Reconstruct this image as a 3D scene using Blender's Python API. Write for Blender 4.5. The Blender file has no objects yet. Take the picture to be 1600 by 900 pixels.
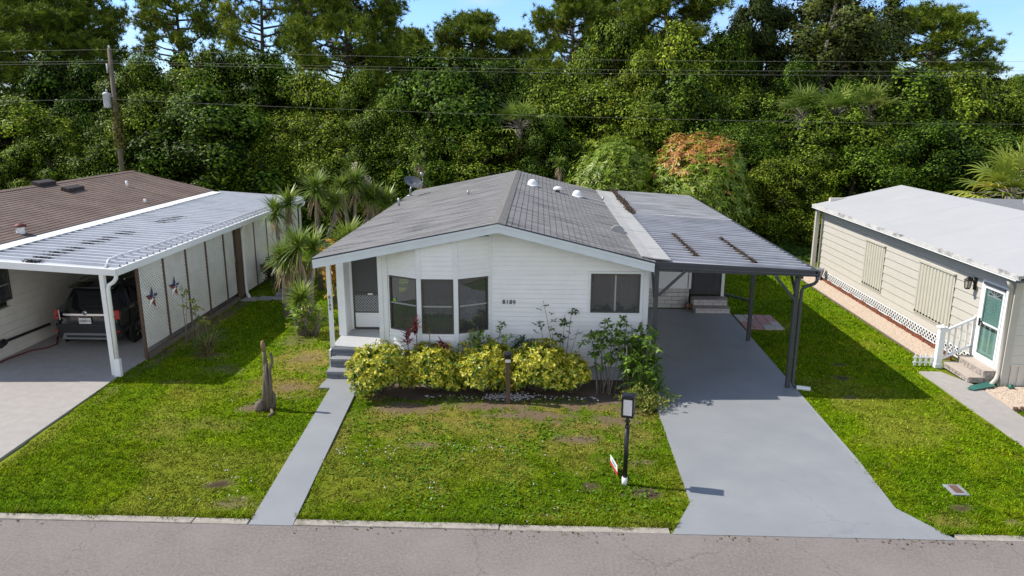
import bpy, math, random
import numpy as np
from mathutils import Vector, Matrix
random.seed(7); rng = np.random.default_rng(7)
scene = bpy.context.scene
COL = scene.collection
R = math.radians
# ---------------------------------------------------------------- camera
CAM_Z = 6.0
cam_d = bpy.data.cameras.new('camera'); cam = bpy.data.objects.new('camera', cam_d); COL.objects.link(cam)
pitch, yaw, roll = R(13.710), R(-2.080), R(0.117)
fwd = Vector((math.sin(yaw)*math.cos(pitch), math.cos(yaw)*math.cos(pitch), -math.sin(pitch)))
rgt = Vector((math.cos(yaw), -math.sin(yaw), 0)); upv = rgt.cross(fwd)
r2 = math.cos(roll)*rgt + math.sin(roll)*upv; u2 = -math.sin(roll)*rgt + math.cos(roll)*upv
m3 = Matrix((r2, u2, -fwd)).transposed()
cam.matrix_world = Matrix.Translation((0, 0, CAM_Z)) @ m3.to_4x4()
cam_d.sensor_width = 36; cam_d.lens = 36*1150/1600; cam_d.clip_start = .1; cam_d.clip_end = 2000
scene.camera = cam
# ---------------------------------------------------------------- light
sun_vec = Vector((-.94, .15, 1.0)).normalized()
w = bpy.data.worlds.new('World'); scene.world = w; w.use_nodes = True
nt = w.node_tree; nt.nodes.clear()
out = nt.nodes.new('ShaderNodeOutputWorld'); bg = nt.nodes.new('ShaderNodeBackground')
sky = nt.nodes.new('ShaderNodeTexSky'); sky.sky_type = 'NISHITA'; sky.sun_disc = False
sky.sun_elevation = math.asin(sun_vec.z); sky.sun_rotation = math.atan2(sun_vec.x, sun_vec.y)
sky.air_density = 1.0; sky.dust_density = .35; sky.ozone_density = 1.6
# thin wisps of cloud in the sky itself
tc = nt.nodes.new('ShaderNodeTexCoord'); mp = nt.nodes.new('ShaderNodeMapping'); mp.inputs['Scale'].default_value = (3, 3, 14)
nz = nt.nodes.new('ShaderNodeTexNoise'); nz.inputs['Scale'].default_value = 1.6; nz.inputs['Detail'].default_value = 7; nz.inputs['Roughness'].default_value = .55
cr = nt.nodes.new('ShaderNodeValToRGB'); cr.color_ramp.elements[0].position = .52; cr.color_ramp.elements[1].position = .80
cr.color_ramp.elements[1].color = (.6, .6, .6, 1)
mx = nt.nodes.new('ShaderNodeMix'); mx.data_type = 'RGBA'; mx.inputs['B'].default_value = (5.6, 5.9, 6.3, 1)
L = nt.links.new
# deeper blue low down, unseen bright cloud added behind the camera as fill
sx = nt.nodes.new('ShaderNodeSeparateXYZ'); L = nt.links.new; L(tc.outputs['Generated'], sx.inputs[0])
lo = nt.nodes.new('ShaderNodeValToRGB'); lo.color_ramp.elements[0].position = 0.; lo.color_ramp.elements[0].color = (.76, .93, 1.28, 1); lo.color_ramp.elements[1].position = .45; lo.color_ramp.elements[1].color = (1, 1, 1, 1)
e_ = lo.color_ramp.elements.new(.14); e_.color = (.77, 1.02, 1.55, 1); L(sx.outputs['Z'], lo.inputs['Fac'])
ml = nt.nodes.new('ShaderNodeMix'); ml.data_type = 'RGBA'; ml.blend_type = 'MULTIPLY'; ml.inputs['Factor'].default_value = 1; L(sky.outputs['Color'], ml.inputs['A']); L(lo.outputs['Color'], ml.inputs['B'])
hi = nt.nodes.new('ShaderNodeMapRange'); hi.interpolation_type = 'SMOOTHSTEP'; hi.inputs['From Min'].default_value = .62; hi.inputs['From Max'].default_value = .30; L(sx.outputs['Z'], hi.inputs['Value'])
fr9 = nt.nodes.new('ShaderNodeMapRange'); fr9.interpolation_type = 'SMOOTHSTEP'; fr9.inputs['From Min'].default_value = .05; fr9.inputs['From Max'].default_value = -.55; L(sx.outputs['Y'], fr9.inputs['Value'])
n9 = nt.nodes.new('ShaderNodeTexNoise'); n9.inputs['Scale'].default_value = 2.6; n9.inputs['Detail'].default_value = 6; L(tc.outputs['Generated'], n9.inputs['Vector'])
c9 = nt.nodes.new('ShaderNodeMapRange'); c9.inputs['From Min'].default_value = .30; c9.inputs['From Max'].default_value = .50; L(n9.outputs['Fac'], c9.inputs['Value'])
f9 = nt.nodes.new('ShaderNodeMath'); f9.operation = 'MULTIPLY'; L(hi.outputs[0], f9.inputs[0]); L(c9.outputs[0], f9.inputs[1]); g9 = nt.nodes.new('ShaderNodeMath'); g9.operation = 'MULTIPLY'; L(f9.outputs[0], g9.inputs[0]); L(fr9.outputs[0], g9.inputs[1])
m9 = nt.nodes.new('ShaderNodeMix'); m9.data_type = 'RGBA'; m9.inputs['B'].default_value = (8.6, 8.7, 9.0, 1); L(g9.outputs[0], m9.inputs['Factor']); L(ml.outputs['Result'], m9.inputs['A'])
L(tc.outputs['Generated'], mp.inputs['Vector']); L(mp.outputs['Vector'], nz.inputs['Vector']); L(nz.outputs['Fac'], cr.inputs['Fac'])
L(cr.outputs['Color'], mx.inputs['Factor']); L(m9.outputs['Result'], mx.inputs['A']); L(mx.outputs['Result'], bg.inputs['Color'])
bg.inputs['Strength'].default_value = .12
L(bg.outputs['Background'], out.inputs['Surface'])
sl = bpy.data.lights.new('sun', 'SUN'); sl.energy = 4.4; sl.angle = R(.53); sl.color = (1, .94, .84)
so = bpy.data.objects.new('sun', sl); COL.objects.link(so)
so.rotation_euler = (-sun_vec).to_track_quat('-Z', 'Y').to_euler()
so.location = (-40, 10, 40)
vs = scene.view_settings; vs.view_transform = 'Standard'; vs.look = 'None'; vs.exposure = .40; vs.gamma = 1; vs.use_curve_mapping = False
scene.render.engine = 'CYCLES'
scene.cycles.use_denoising = True; scene.cycles.denoising_prefilter = 'NONE'; scene.cycles.max_bounces = 8; scene.cycles.diffuse_bounces = 4
scene.cycles.transparent_max_bounces = 12; scene.cycles.sample_clamp_indirect = 6
# ---------------------------------------------------------------- mesh helpers
def new_obj(name, me, parent=None, loc=None):
    o = bpy.data.objects.new(name, me); COL.objects.link(o)
    if parent is not None: o.parent = parent
    if loc is not None: o.location = loc
    return o
def wloc(o):
    v = Vector((0, 0, 0))
    while o is not None:
        v += o.location; o = o.parent
    return v
def tag(o, label=None, cat=None, group=None, kind=None):
    for k, v in (('label', label), ('category', cat), ('group', group), ('kind', kind)):
        if v: o[k] = v
    return o
def thing(name, label, cat, loc=(0, 0, 0), group=None):
    o = bpy.data.objects.new(name, None); COL.objects.link(o); o.location = loc; o.empty_display_size = .2
    return tag(o, label, cat, group)
class MB:
    """collects vertices and faces in world coordinates"""
    def __init__(s): s.v = []; s.f = []; s.m = []
    def add(s, vs, fs, mi=0):
        n = len(s.v); s.v += [tuple(p) for p in vs]; s.f += [tuple(i+n for i in f) for f in fs]; s.m += [mi]*len(fs); return s
    def box(s, x0, x1, y0, y1, z0, z1, mi=0):
        v = [(x, y, z) for z in (z0, z1) for y in (y0, y1) for x in (x0, x1)]
        return s.add(v, [(0, 2, 3, 1), (4, 5, 7, 6), (0, 1, 5, 4), (2, 6, 7, 3), (0, 4, 6, 2), (1, 3, 7, 5)], mi)
    def prism(s, poly, d, mi=0):
        """closed prism: 3-D polygon swept along d"""
        n = len(poly); d = Vector(d); a = [Vector(p) for p in poly]; b = [p+d for p in a]
        return s.add(a+b, [tuple(range(n))[::-1], tuple(range(n, 2*n))]+[(i, (i+1) % n, n+(i+1) % n, n+i) for i in range(n)], mi)
    def quad(s, *p, mi=0): return s.add(p, [tuple(range(len(p)))], mi)
    def beam(s, a, b, wx, wy=None, mi=0, up=(0, 0, 1)):
        """rectangular bar from a to b"""
        a, b = Vector(a), Vector(b); wy = wy or wx; d = (b-a).normalized(); u = Vector(up)
        if abs(d.dot(u)) > .95: u = Vector((0, 1, 0))
        x = d.cross(u).normalized()*wx/2; y = x.cross(d).normalized()*wy/2
        v = [p+q for p in (a, b) for q in (-x-y, x-y, x+y, -x+y)]
        return s.add(v, [(3, 2, 1, 0), (4, 5, 6, 7), (0, 1, 5, 4), (1, 2, 6, 5), (2, 3, 7, 6), (3, 0, 4, 7)], mi)
    def tube(s, pts, rad, k=8, mi=0, cap=True):
        pts = [Vector(p) for p in pts]; n = len(pts)
        rad = [rad]*n if not hasattr(rad, '__len__') else rad
        vs = []; prev = None
        for i, p in enumerate(pts):
            d = (pts[min(i+1, n-1)]-pts[max(i-1, 0)]).normalized()
            ref = prev if prev is not None else (Vector((1, 0, 0)) if abs(d.x) < .8 else Vector((0, 1, 0)))
            x = (ref-d*ref.dot(d)).normalized(); y = d.cross(x); prev = x
            vs += [p+(x*math.cos(2*math.pi*j/k)+y*math.sin(2*math.pi*j/k))*rad[i] for j in range(k)]
        fs = [(i*k+j, i*k+(j+1) % k, (i+1)*k+(j+1) % k, (i+1)*k+j) for i in range(n-1) for j in range(k)]
        if cap: fs += [tuple(range(k))[::-1], tuple((n-1)*k+j for j in range(k))]
        return s.add(vs, fs, mi)
    def lathe(s, prof, c, axis='z', k=24, mi=0):
        vs = []
        for r, h in prof:
            for j in range(k):
                a = 2*math.pi*j/k; x, y = r*math.cos(a), r*math.sin(a)
                vs.append({'z': (c[0]+x, c[1]+y, c[2]+h), 'x': (c[0]+h, c[1]+x, c[2]+y), 'y': (c[0]+x, c[1]+h, c[2]+y)}[axis])
        n = len(prof)
        fs = [(i*k+j, i*k+(j+1) % k, (i+1)*k+(j+1) % k, (i+1)*k+j) for i in range(n-1) for j in range(k)]
        return s.add(vs, fs, mi)
    def build(s, name, mats, parent=None, smooth=False, bevel=0, loc=None):
        o0 = wloc(parent) if parent is not None else Vector(loc or (0, 0, 0))
        me = bpy.data.meshes.new(name)
        me.from_pydata([tuple(Vector(p)-o0) for p in s.v], [], s.f)
        mats = mats if isinstance(mats, (list, tuple)) else [mats]
        for m in mats: me.materials.append(m)
        me.polygons.foreach_set('material_index', s.m)
        me.polygons.foreach_set('use_smooth', [smooth]*len(s.f))
        me.update()
        o = new_obj(name, me, parent, None if parent is not None else (loc or (0, 0, 0)))
        if bevel:
            b = o.modifiers.new('bevel', 'BEVEL'); b.width = bevel; b.segments = 2; b.limit_method = 'ANGLE'
        return o
class NP:
    """numpy mesh of many small faces with a colour per vertex"""
    def __init__(s): s.v = []; s.f = []; s.c = []; s.n = 0
    def add(s, v, f, c):
        s.v.append(np.asarray(v, float)); s.f.append(np.asarray(f, int)+s.n); s.c.append(np.asarray(c, float)); s.n += len(v)
    def mesh(s, name, mat, smooth=False):
        me = bpy.data.meshes.new(name)
        v = np.concatenate(s.v); c = np.concatenate(s.c)
        idx = np.concatenate([f.ravel() for f in s.f]); tot = np.concatenate([np.full(len(f), f.shape[1]) for f in s.f])
        me.vertices.add(len(v)); me.vertices.foreach_set('co', v.astype(np.float32).ravel())
        me.loops.add(len(idx)); me.loops.foreach_set('vertex_index', idx.astype(np.int32))
        me.polygons.add(len(tot)); me.polygons.foreach_set('loop_start', np.concatenate([[0], np.cumsum(tot)[:-1]]).astype(np.int32))
        if smooth: me.polygons.foreach_set('use_smooth', np.ones(len(tot), bool))
        a = me.attributes.new('Col', 'FLOAT_COLOR', 'POINT')
        cc = np.ones((len(v), 4), np.float32); cc[:, :3] = np.clip(c, 0, 1); a.data.foreach_set('color', cc.ravel())
        me.materials.append(mat); me.update(calc_edges=True)
        return me
def unit(a): return a/np.maximum(np.linalg.norm(a, axis=-1, keepdims=True), 1e-9)
def leaves(P, C, N, size, asp, col, droop=0.):
    """one rhombic leaf per centre C, facing N"""
    n = len(C); t = rng.normal(size=(n, 3)); t[:, 2] -= droop
    t = unit(t-N*(t*N).sum(1, keepdims=True)); b = np.cross(N, t)
    s = (size*rng.uniform(.65, 1.3, n))[:, None]
    v = np.stack([C-t*s*.5, C+b*s*asp*.5, C+t*s*.5, C-b*s*asp*.5], 1).reshape(-1, 3)
    P.add(v, np.arange(4*n).reshape(n, 4), np.repeat(col, 4, 0))
def blade(P, base, d, length, width, droop, col, seg=3, tipcol=None, up=(0, 0, 1)):
    """one strap leaf bending down along its length"""
    d = unit(np.asarray(d, float)); side = np.cross(d, up); 
    if np.linalg.norm(side) < .05: side = np.array([1., 0, 0])
    side = unit(side); p = np.asarray(base, float).copy(); v = []; c = []
    tipcol = col if tipcol is None else tipcol
    for i in range(seg+1):
        t = i/seg; wd = width*(1-t)**.7 if i else width*.7
        v += [p-side*wd/2, p+side*wd/2]; c += [np.asarray(col)*(1-t)+np.asarray(tipcol)*t]*2
        p = p+d*length/seg; d = unit(d+np.array([0, 0, -droop/seg]))
    P.add(v, [(2*i, 2*i+1, 2*i+3, 2*i+2) for i in range(seg)], c)
# ---------------------------------------------------------------- smooth value noise for ground colours
_NT = np.random.default_rng(3).random((256, 256))
def vnoise(x, y, s):
    x = np.asarray(x)*s+37.3; y = np.asarray(y)*s+91.7
    xi = np.floor(x).astype(int); yi = np.floor(y).astype(int); fx = x-xi; fy = y-yi
    fx = fx*fx*(3-2*fx); fy = fy*fy*(3-2*fy); g = lambda a, b: _NT[a % 256, b % 256]
    return (g(xi, yi)*(1-fx)+g(xi+1, yi)*fx)*(1-fy)+(g(xi, yi+1)*(1-fx)+g(xi+1, yi+1)*fx)*fy
def fbm(x, y, s, o=4): return sum(vnoise(x+11*i, y-7*i, s*2**i)*.5**i for i in range(o))/sum(.5**i for i in range(o))
# ---------------------------------------------------------------- materials
def mat(name, col, rough=.6, var=.12, scale=3., col2=None, bump=0., bscale=80., metal=0., spec=.4, stain=None, sscale=.6, sramp=(.5, .75), stretch=None, coat=0):
    m = bpy.data.materials.new(name); m.use_nodes = True; t = m.node_tree; t.nodes.clear(); k = t.links.new
    o = t.nodes.new('ShaderNodeOutputMaterial'); p = t.nodes.new('ShaderNodeBsdfPrincipled'); k(p.outputs[0], o.inputs[0])
    p.inputs['Roughness'].default_value = rough; p.inputs['Metallic'].default_value = metal; p.inputs['Specular IOR Level'].default_value = spec
    if coat: p.inputs['Coat Weight'].default_value = coat; p.inputs['Coat Roughness'].default_value = .03
    g = t.nodes.new('ShaderNodeNewGeometry'); vec = g.outputs['Position']
    if stretch:
        mp_ = t.nodes.new('ShaderNodeMapping'); mp_.inputs['Scale'].default_value = stretch; k(vec, mp_.inputs['Vector']); vec = mp_.outputs['Vector']
    n = t.nodes.new('ShaderNodeTexNoise'); n.inputs['Scale'].default_value = scale; n.inputs['Detail'].default_value = 6; n.inputs['Roughness'].default_value = .65; k(vec, n.inputs['Vector'])
    r = t.nodes.new('ShaderNodeValToRGB'); e = r.color_ramp.elements; e[0].position = .32; e[1].position = .68
    c = np.array(col); c2 = np.array(col2) if col2 else np.minimum(c*(1+var), 1); c1 = c if col2 else c*(1-var)
    e[0].color = (*c1, 1); e[1].color = (*c2, 1); k(n.outputs['Fac'], r.inputs['Fac']); last = r.outputs['Color']
    if stain:
        n2 = t.nodes.new('ShaderNodeTexNoise'); n2.inputs['Scale'].default_value = sscale; n2.inputs['Detail'].default_value = 8; n2.inputs['Roughness'].default_value = .6; k(vec, n2.inputs['Vector'])
        r_ = t.nodes.new('ShaderNodeValToRGB'); r_.color_ramp.elements[0].position = sramp[0]; r_.color_ramp.elements[1].position = sramp[1]; k(n2.outputs['Fac'], r_.inputs['Fac'])
        x = t.nodes.new('ShaderNodeMix'); x.data_type = 'RGBA'; x.inputs['B'].default_value = (*stain, 1); k(r_.outputs['Color'], x.inputs['Factor']); k(last, x.inputs['A']); last = x.outputs['Result']
    k(last, p.inputs['Base Color'])
    if bump:
        b = t.nodes.new('ShaderNodeBump'); b.inputs['Strength'].default_value = bump; b.inputs['Distance'].default_value = .01
        n3 = t.nodes.new('ShaderNodeTexNoise'); n3.inputs['Scale'].default_value = bscale; n3.inputs['Detail'].default_value = 4; k(g.outputs['Position'], n3.inputs['Vector'])
        k(n3.outputs['Fac'], b.inputs['Height']); k(b.outputs['Normal'], p.inputs['Normal'])
    return m
def leafmat(name, trans=.3, rough=.5, spec=.25, objvar=.25):
    """leaf material: colour from the mesh, a shift of tone per plant, light passing through"""
    m = bpy.data.materials.new(name); m.use_nodes = True; t = m.node_tree; t.nodes.clear(); k = t.links.new
    o = t.nodes.new('ShaderNodeOutputMaterial'); p = t.nodes.new('ShaderNodeBsdfPrincipled'); tr = t.nodes.new('ShaderNodeBsdfTranslucent'); mi = t.nodes.new('ShaderNodeMixShader')
    a = t.nodes.new('ShaderNodeAttribute'); a.attribute_name = 'Col'
    oi = t.nodes.new('ShaderNodeObjectInfo'); hs = t.nodes.new('ShaderNodeHueSaturation')
    mr = t.nodes.new('ShaderNodeMapRange'); mr.inputs['To Min'].default_value = 1-objvar; mr.inputs['To Max'].default_value = 1+objvar; k(oi.outputs['Random'], mr.inputs['Value']); k(mr.outputs[0], hs.inputs['Value'])
    mh = t.nodes.new('ShaderNodeMapRange'); mh.inputs['To Min'].default_value = .5+.07*objvar; mh.inputs['To Max'].default_value = .5-.05*objvar; k(oi.outputs['Random'], mh.inputs['Value']); k(mh.outputs[0], hs.inputs['Hue'])
    k(a.outputs['Color'], hs.inputs['Color']); k(hs.outputs[0], p.inputs['Base Color']); k(hs.outputs[0], tr.inputs['Color'])
    p.inputs['Roughness'].default_value = rough; p.inputs['Specular IOR Level'].default_value = spec
    mi.inputs[0].default_value = trans; k(p.outputs[0], mi.inputs[1]); k(tr.outputs[0], mi.inputs[2]); k(mi.outputs[0], o.inputs[0])
    return m
def glassmat(name, tint=(.62, .65, .66), film=.16):
    m = bpy.data.materials.new(name); m.use_nodes = True; t = m.node_tree; t.nodes.clear(); k = t.links.new
    o = t.nodes.new('ShaderNodeOutputMaterial'); tr = t.nodes.new('ShaderNodeBsdfTransparent'); gl = t.nodes.new('ShaderNodeBsdfGlossy'); mi = t.nodes.new('ShaderNodeMixShader')
    fr = t.nodes.new('ShaderNodeLayerWeight'); fr.inputs[0].default_value = .5; pw = t.nodes.new('ShaderNodeMath'); pw.operation = 'POWER'; pw.inputs[1].default_value = 2.8; k(fr.outputs['Facing'], pw.inputs[0]); ad = t.nodes.new('ShaderNodeMath'); ad.inputs[1].default_value = .08; k(pw.outputs[0], ad.inputs[0])
    df = t.nodes.new('ShaderNodeBsdfDiffuse'); df.inputs[0].default_value = (.25, .26, .265, 1); m2 = t.nodes.new('ShaderNodeMixShader'); m2.inputs[0].default_value = film; k(tr.outputs[0], m2.inputs[1]); k(df.outputs[0], m2.inputs[2]); tr.inputs[0].default_value = (*tint, 1); gl.inputs['Roughness'].default_value = .02
    k(ad.outputs[0], mi.inputs[0]); k(m2.outputs[0], mi.inputs[1]); k(gl.outputs[0], mi.inputs[2]); k(mi.outputs[0], o.inputs[0])
    return m
M = dict(
 white=mat('white_siding', (.84, .84, .84), .45, .04, 2.5, stain=(.76, .76, .73), sscale=.9, sramp=(.55, .95)),
 trim=mat('white_trim', (.78, .80, .81), .4, .04, 4),
 fascia=mat('fascia_paint', (.68, .72, .75), .4, .05, 3),
 porch_paint=mat('porch_floor_paint', (.44, .45, .46), .5, .04, 2),
 grey_paint=mat('grey_floor_paint', (.268, .277, .29), .5, .05, 1.2, bump=.15, bscale=120, stain=(.235, .245, .265), sscale=1.1, sramp=(.42, .75)),
 grey_step=mat('grey_step_paint', (.15, .165, .19), .5, .08, 3),
 asphalt=mat('asphalt', (.205, .18, .168), .9, .22, 22, bump=.6, bscale=140, spec=.2, stain=(.26, .235, .222), sscale=.55, sramp=(.42, .78)),
 concrete=mat('concrete', (.36, .335, .315), .85, .08, 5, bump=.25, bscale=90, spec=.2, stain=(.31, .288, .27), sscale=.7, sramp=(.5, .85)),
 kerb=mat('kerb_concrete', (.34, .31, .27), .9, .2, 9, bump=.5, bscale=60, spec=.2, stain=(.16, .14, .11), sscale=3, sramp=(.56, .75)),
 shingle=mat('grey_shingle', (.225, .222, .22), .9, .16, 9, bump=.6, bscale=120, spec=.15, stain=(.105, .104, .107), sscale=2.2, sramp=(.44, .66), stretch=(.4, 2.6, 1)),
 shingle2=mat('brown_shingle', (.19, .142, .12), .9, .18, 9, bump=.6, bscale=120, spec=.15, stain=(.12, .085, .075), sscale=1.0, sramp=(.4, .8)),
 pan=mat('grey_metal_pan', (.42, .43, .46), .42, .10, 3, metal=0., stain=(.27, .275, .30), sscale=1.6, sramp=(.42, .75), stretch=(.6, 2.5, 1)),
 pan_dirty=mat('weathered_flat_roof', (.30, .305, .32), .6, .14, 2.5, stain=(.14, .14, .155), sscale=2.2, sramp=(.42, .64), stretch=(.4, 2.4, 1)),
 pan_white=mat('white_metal_pan', (.56, .58, .61), .4, .06, 3, stain=(.36, .37, .40), sscale=1.3, sramp=(.50, .85), stretch=(.5, 2.5, 1)),
 flash=mat('pale_flashing', (.40, .39, .38), .7, .12, 6, stain=(.37, .41, .40), sscale=2.2, sramp=(.5, .8)),
 flash_w=mat('white_roof_coating', (.80, .80, .80), .6, .06, 5, stain=(.55, .53, .52), sscale=2, sramp=(.55, .8)),
 dark=mat('charcoal_paint', (.052, .055, .062), .45, .12, 5),
 litter=mat('leaf_litter', (.09, .068, .05), .95, .45, 30, spec=.1),
 brick=mat('white_brick', (.60, .59, .57), .8, .10, 6, bump=.3, bscale=50, stain=(.42, .40, .37), sscale=2, sramp=(.5, .8)),
 mortar=mat('mortar', (.22, .20, .185), .9, .15, 20),
 dirty_slab=mat('dirty_step_top', (.30, .255, .235), .9, .2, 7, bump=.3),
 door_dark=mat('dark_door', (.05, .052, .055), .5, .1, 3),
 wframe=mat('bronze_window_frame', (.10, .09, .08), .4, .1, 8, metal=.4),
 wframe_l=mat('light_aluminium', (.36, .37, .36), .4, .08, 8, metal=.3),
 glass=glassmat('window_glass'),
 black=mat('black_paint', (.014, .014, .015), .4, .2, 10),
 black_num=mat('black_numeral', (.01, .012, .016), .45, .1, 10),
 interior=mat('room_wall', (.62, .61, .58), .8, .05, 2),
 curtain=mat('grey_curtain', (.36, .36, .35), .9, .15, 4, stretch=(14, 1, .3)),
 pink=mat('pink_shade', (.62, .42, .40), .8, .05, 4), redc=mat('red_fabric', (.30, .05, .05), .9, .25, 9),
 cream=mat('cream_siding', (.50, .475, .43), .5, .03, 3, stain=(.45, .43, .385), sscale=.8, sramp=(.55, .95)),
 shaded_side=mat('shaded_cream_siding', (.60, .58, .52), .5, .04, 3),  # copy of the cream siding, its colour retoned for the shaded front
 white_roof=mat('white_membrane_roof', (.41, .41, .41), .6, .03, 1.5, stain=(.38, .38, .39), sscale=.6, sramp=(.45, .9)),
 dark_roof=mat('dark_grey_roof', (.20, .20, .21), .8, .15, 6),
 shutter=mat('beige_metal', (.50, .48, .41), .45, .05, 4),
 teal=mat('seafoam_paint', (.32, .52, .48), .4, .04, 4),
 teal_dark=mat('green_plastic', (.03, .14, .11), .4, .1, 5),
 stone=mat('faux_stone', (.34, .30, .275), .9, .5, 14, bump=.6, bscale=30),
 terracotta=mat('red_edging', (.17, .055, .03), .8, .25, 7),
 gravel=mat('tan_pebbles', (.47, .36, .27), .9, .4, 24, col2=(.62, .52, .42)),
 wpebble=mat('white_pebbles', (.62, .58, .54), .9, .2, 24, col2=(.74, .72, .70)),
 wood=mat('weathered_wood', (.115, .075, .05), .85, .25, 4, stretch=(6, 6, 1), bump=.4),
 wood_grey=mat('grey_wood', (.155, .125, .095), .9, .35, 9, stretch=(5, 5, .7), bump=.8, bscale=30),
 bark=mat('bark', (.12, .095, .072), .95, .35, 6, bump=.8, bscale=18, stretch=(3, 3, .8)),
 bark_grey=mat('pale_bark', (.19, .165, .14), .95, .3, 5, bump=.8, bscale=15),
 bark_pine=mat('pine_bark', (.10, .075, .06), .95, .35, 5, bump=.8, bscale=15),
 lattice=mat('white_lattice', (.70, .69, .645), .6, .06, 4, stain=(.50, .47, .41), sscale=1.2, sramp=(.5, .85)),
 wall_white=mat('painted_panel', (.74, .72, .68), .6, .05, 2, stain=(.55, .49, .41), sscale=.9, sramp=(.52, .85)),
 block=mat('painted_block', (.70, .66, .58), .7, .05, 3),
 metal_w=mat('white_metal', (.78, .78, .77), .35, .03, 5), metal_g=mat('grey_metal', (.33, .34, .36), .35, .15, 6, metal=.4),
 car=mat('black_car_paint', (.008, .009, .011), .12, .1, 4, spec=.5, coat=1.), car_trim=mat('grey_bumper', (.16, .165, .17), .5, .08, 4),
 car_plastic=mat('black_plastic', (.018, .018, .019), .6, .1, 9), tyre=mat('tyre_rubber', (.014, .014, .014), .85, .2, 12),
 chrome=mat('chrome', (.75, .75, .76), .15, .05, 4, metal=1.), redlens=mat('red_lens', (.42, .018, .012), .15, .1, 8, coat=1),
 car_glass=mat('tinted_glass', (.010, .011, .012), .05, .1, 4, spec=.6),
 plate=mat('plate_white', (.72, .73, .72), .4, .03, 9), red=mat('red_paint', (.55, .05, .04), .5, .1, 9), blue=mat('navy_paint', (.012, .03, .075), .5, .25, 9), barn_red=mat('rust_red', (.13, .03, .022), .6, .3, 9),
 orange=mat('orange_fruit', (.6, .2, .02), .5, .2, 9), frost=mat('frosted_pane', (.72, .70, .68), .35, .03, 4),
 pink_paver=mat('pink_paver', (.40, .235, .215), .9, .18, 8, bump=.4), grey_paver=mat('grey_paver', (.44, .42, .39), .9, .15, 8, bump=.4),
 utility=mat('pole_wood', (.15, .12, .09), .9, .25, 5, stretch=(8, 8, .6)), transf=mat('transformer_grey', (.50, .52, .55), .4, .05, 4), cable=mat('cable', (.26, .245, .22), .6, .1, 4),
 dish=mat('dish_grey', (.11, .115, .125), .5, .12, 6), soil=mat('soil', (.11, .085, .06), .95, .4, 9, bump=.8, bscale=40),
 meter=mat('meter_lid', (.27, .28, .30), .6, .15, 8), rust=mat('rust_lid', (.14, .075, .055), .8, .25, 9), hose=mat('hose_red', (.14, .03, .025), .5, .15, 9), brass=mat('lamp_glass', (.40, .36, .30), .3, .05, 9),
 tan=mat('clay', (.25, .14, .09), .8, .15, 8),
 leaf=leafmat('broad_leaves', .24, .5, .10, .36), needle=leafmat('pine_needles', .2, .5, .2, .18), plant=leafmat('garden_leaves', .3, .4, .35, .1), grassm=leafmat('grass_blades', .15, .8, .03, .0), dead=leafmat('dead_leaves', .2, .8, .1, .1))
def copy_tree(src, loc, rz=0., sc=(1, 1, 1)):
    c = src.copy(); COL.objects.link(c); c.location = loc; c.rotation_euler = (0, 0, rz); c.scale = sc
    for ch in src.children:
        d = ch.copy(); COL.objects.link(d); d.parent = c
        for g in ch.children:
            e = g.copy(); COL.objects.link(e); e.parent = d
    return c
def text(name, s, size, parent, loc, rot, material, ext=.004, align='CENTER'):
    cu = bpy.data.curves.new(name, 'FONT'); cu.body = s; cu.size = size; cu.extrude = ext; cu.align_x = align; cu.align_y = 'CENTER'
    tmp = bpy.data.objects.new(name, cu); COL.objects.link(tmp); dg = bpy.context.evaluated_depsgraph_get(); dg.update()
    me = bpy.data.meshes.new_from_object(tmp.evaluated_get(dg)); bpy.data.objects.remove(tmp); me.materials.clear(); me.materials.append(material)
    o = bpy.data.objects.new(name, me); COL.objects.link(o)
    if parent is not None: o.parent = parent; o.location = Vector(loc)-wloc(parent)
    else: o.location = loc
    o.rotation_euler = rot; return o
def structure(o): o['kind'] = 'structure'; return o
# ================================================================= SETTING
def crack(m, scale, width, thresh, col):
    """thin irregular cracks added to a material"""
    t = m.node_tree; k = t.links.new; p = [n for n in t.nodes if n.type == 'BSDF_PRINCIPLED'][0]; src = p.inputs['Base Color'].links[0].from_socket
    g = t.nodes.new('ShaderNodeNewGeometry'); nz_ = t.nodes.new('ShaderNodeTexNoise'); nz_.inputs['Scale'].default_value = 1.7; nz_.inputs['Detail'].default_value = 10; nz_.inputs['Roughness'].default_value = .72
    k(g.outputs['Position'], nz_.inputs['Vector']); ad = t.nodes.new('ShaderNodeMix'); ad.data_type = 'VECTOR'; ad.inputs['Factor'].default_value = .32
    k(g.outputs['Position'], ad.inputs['A']); k(nz_.outputs['Color'], ad.inputs['B'])
    v = t.nodes.new('ShaderNodeTexVoronoi'); v.feature = 'DISTANCE_TO_EDGE'; v.inputs['Scale'].default_value = scale; k(ad.outputs['Result'], v.inputs['Vector'])
    lt = t.nodes.new('ShaderNodeMath'); lt.operation = 'LESS_THAN'; lt.inputs[1].default_value = width; k(v.outputs['Distance'], lt.inputs[0])
    n2 = t.nodes.new('ShaderNodeTexNoise'); n2.inputs['Scale'].default_value = .5; k(g.outputs['Position'], n2.inputs['Vector'])
    gt = t.nodes.new('ShaderNodeMath'); gt.operation = 'GREATER_THAN'; gt.inputs[1].default_value = thresh; k(n2.outputs['Fac'], gt.inputs[0])
    mu = t.nodes.new('ShaderNodeMath'); mu.operation = 'MULTIPLY'; k(lt.outputs[0], mu.inputs[0]); k(gt.outputs[0], mu.inputs[1])
    x = t.nodes.new('ShaderNodeMix'); x.data_type = 'RGBA'; x.inputs['B'].default_value = (*col, 1); k(mu.outputs[0], x.inputs['Factor']); k(src, x.inputs['A']); k(x.outputs['Result'], p.inputs['Base Color'])
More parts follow.
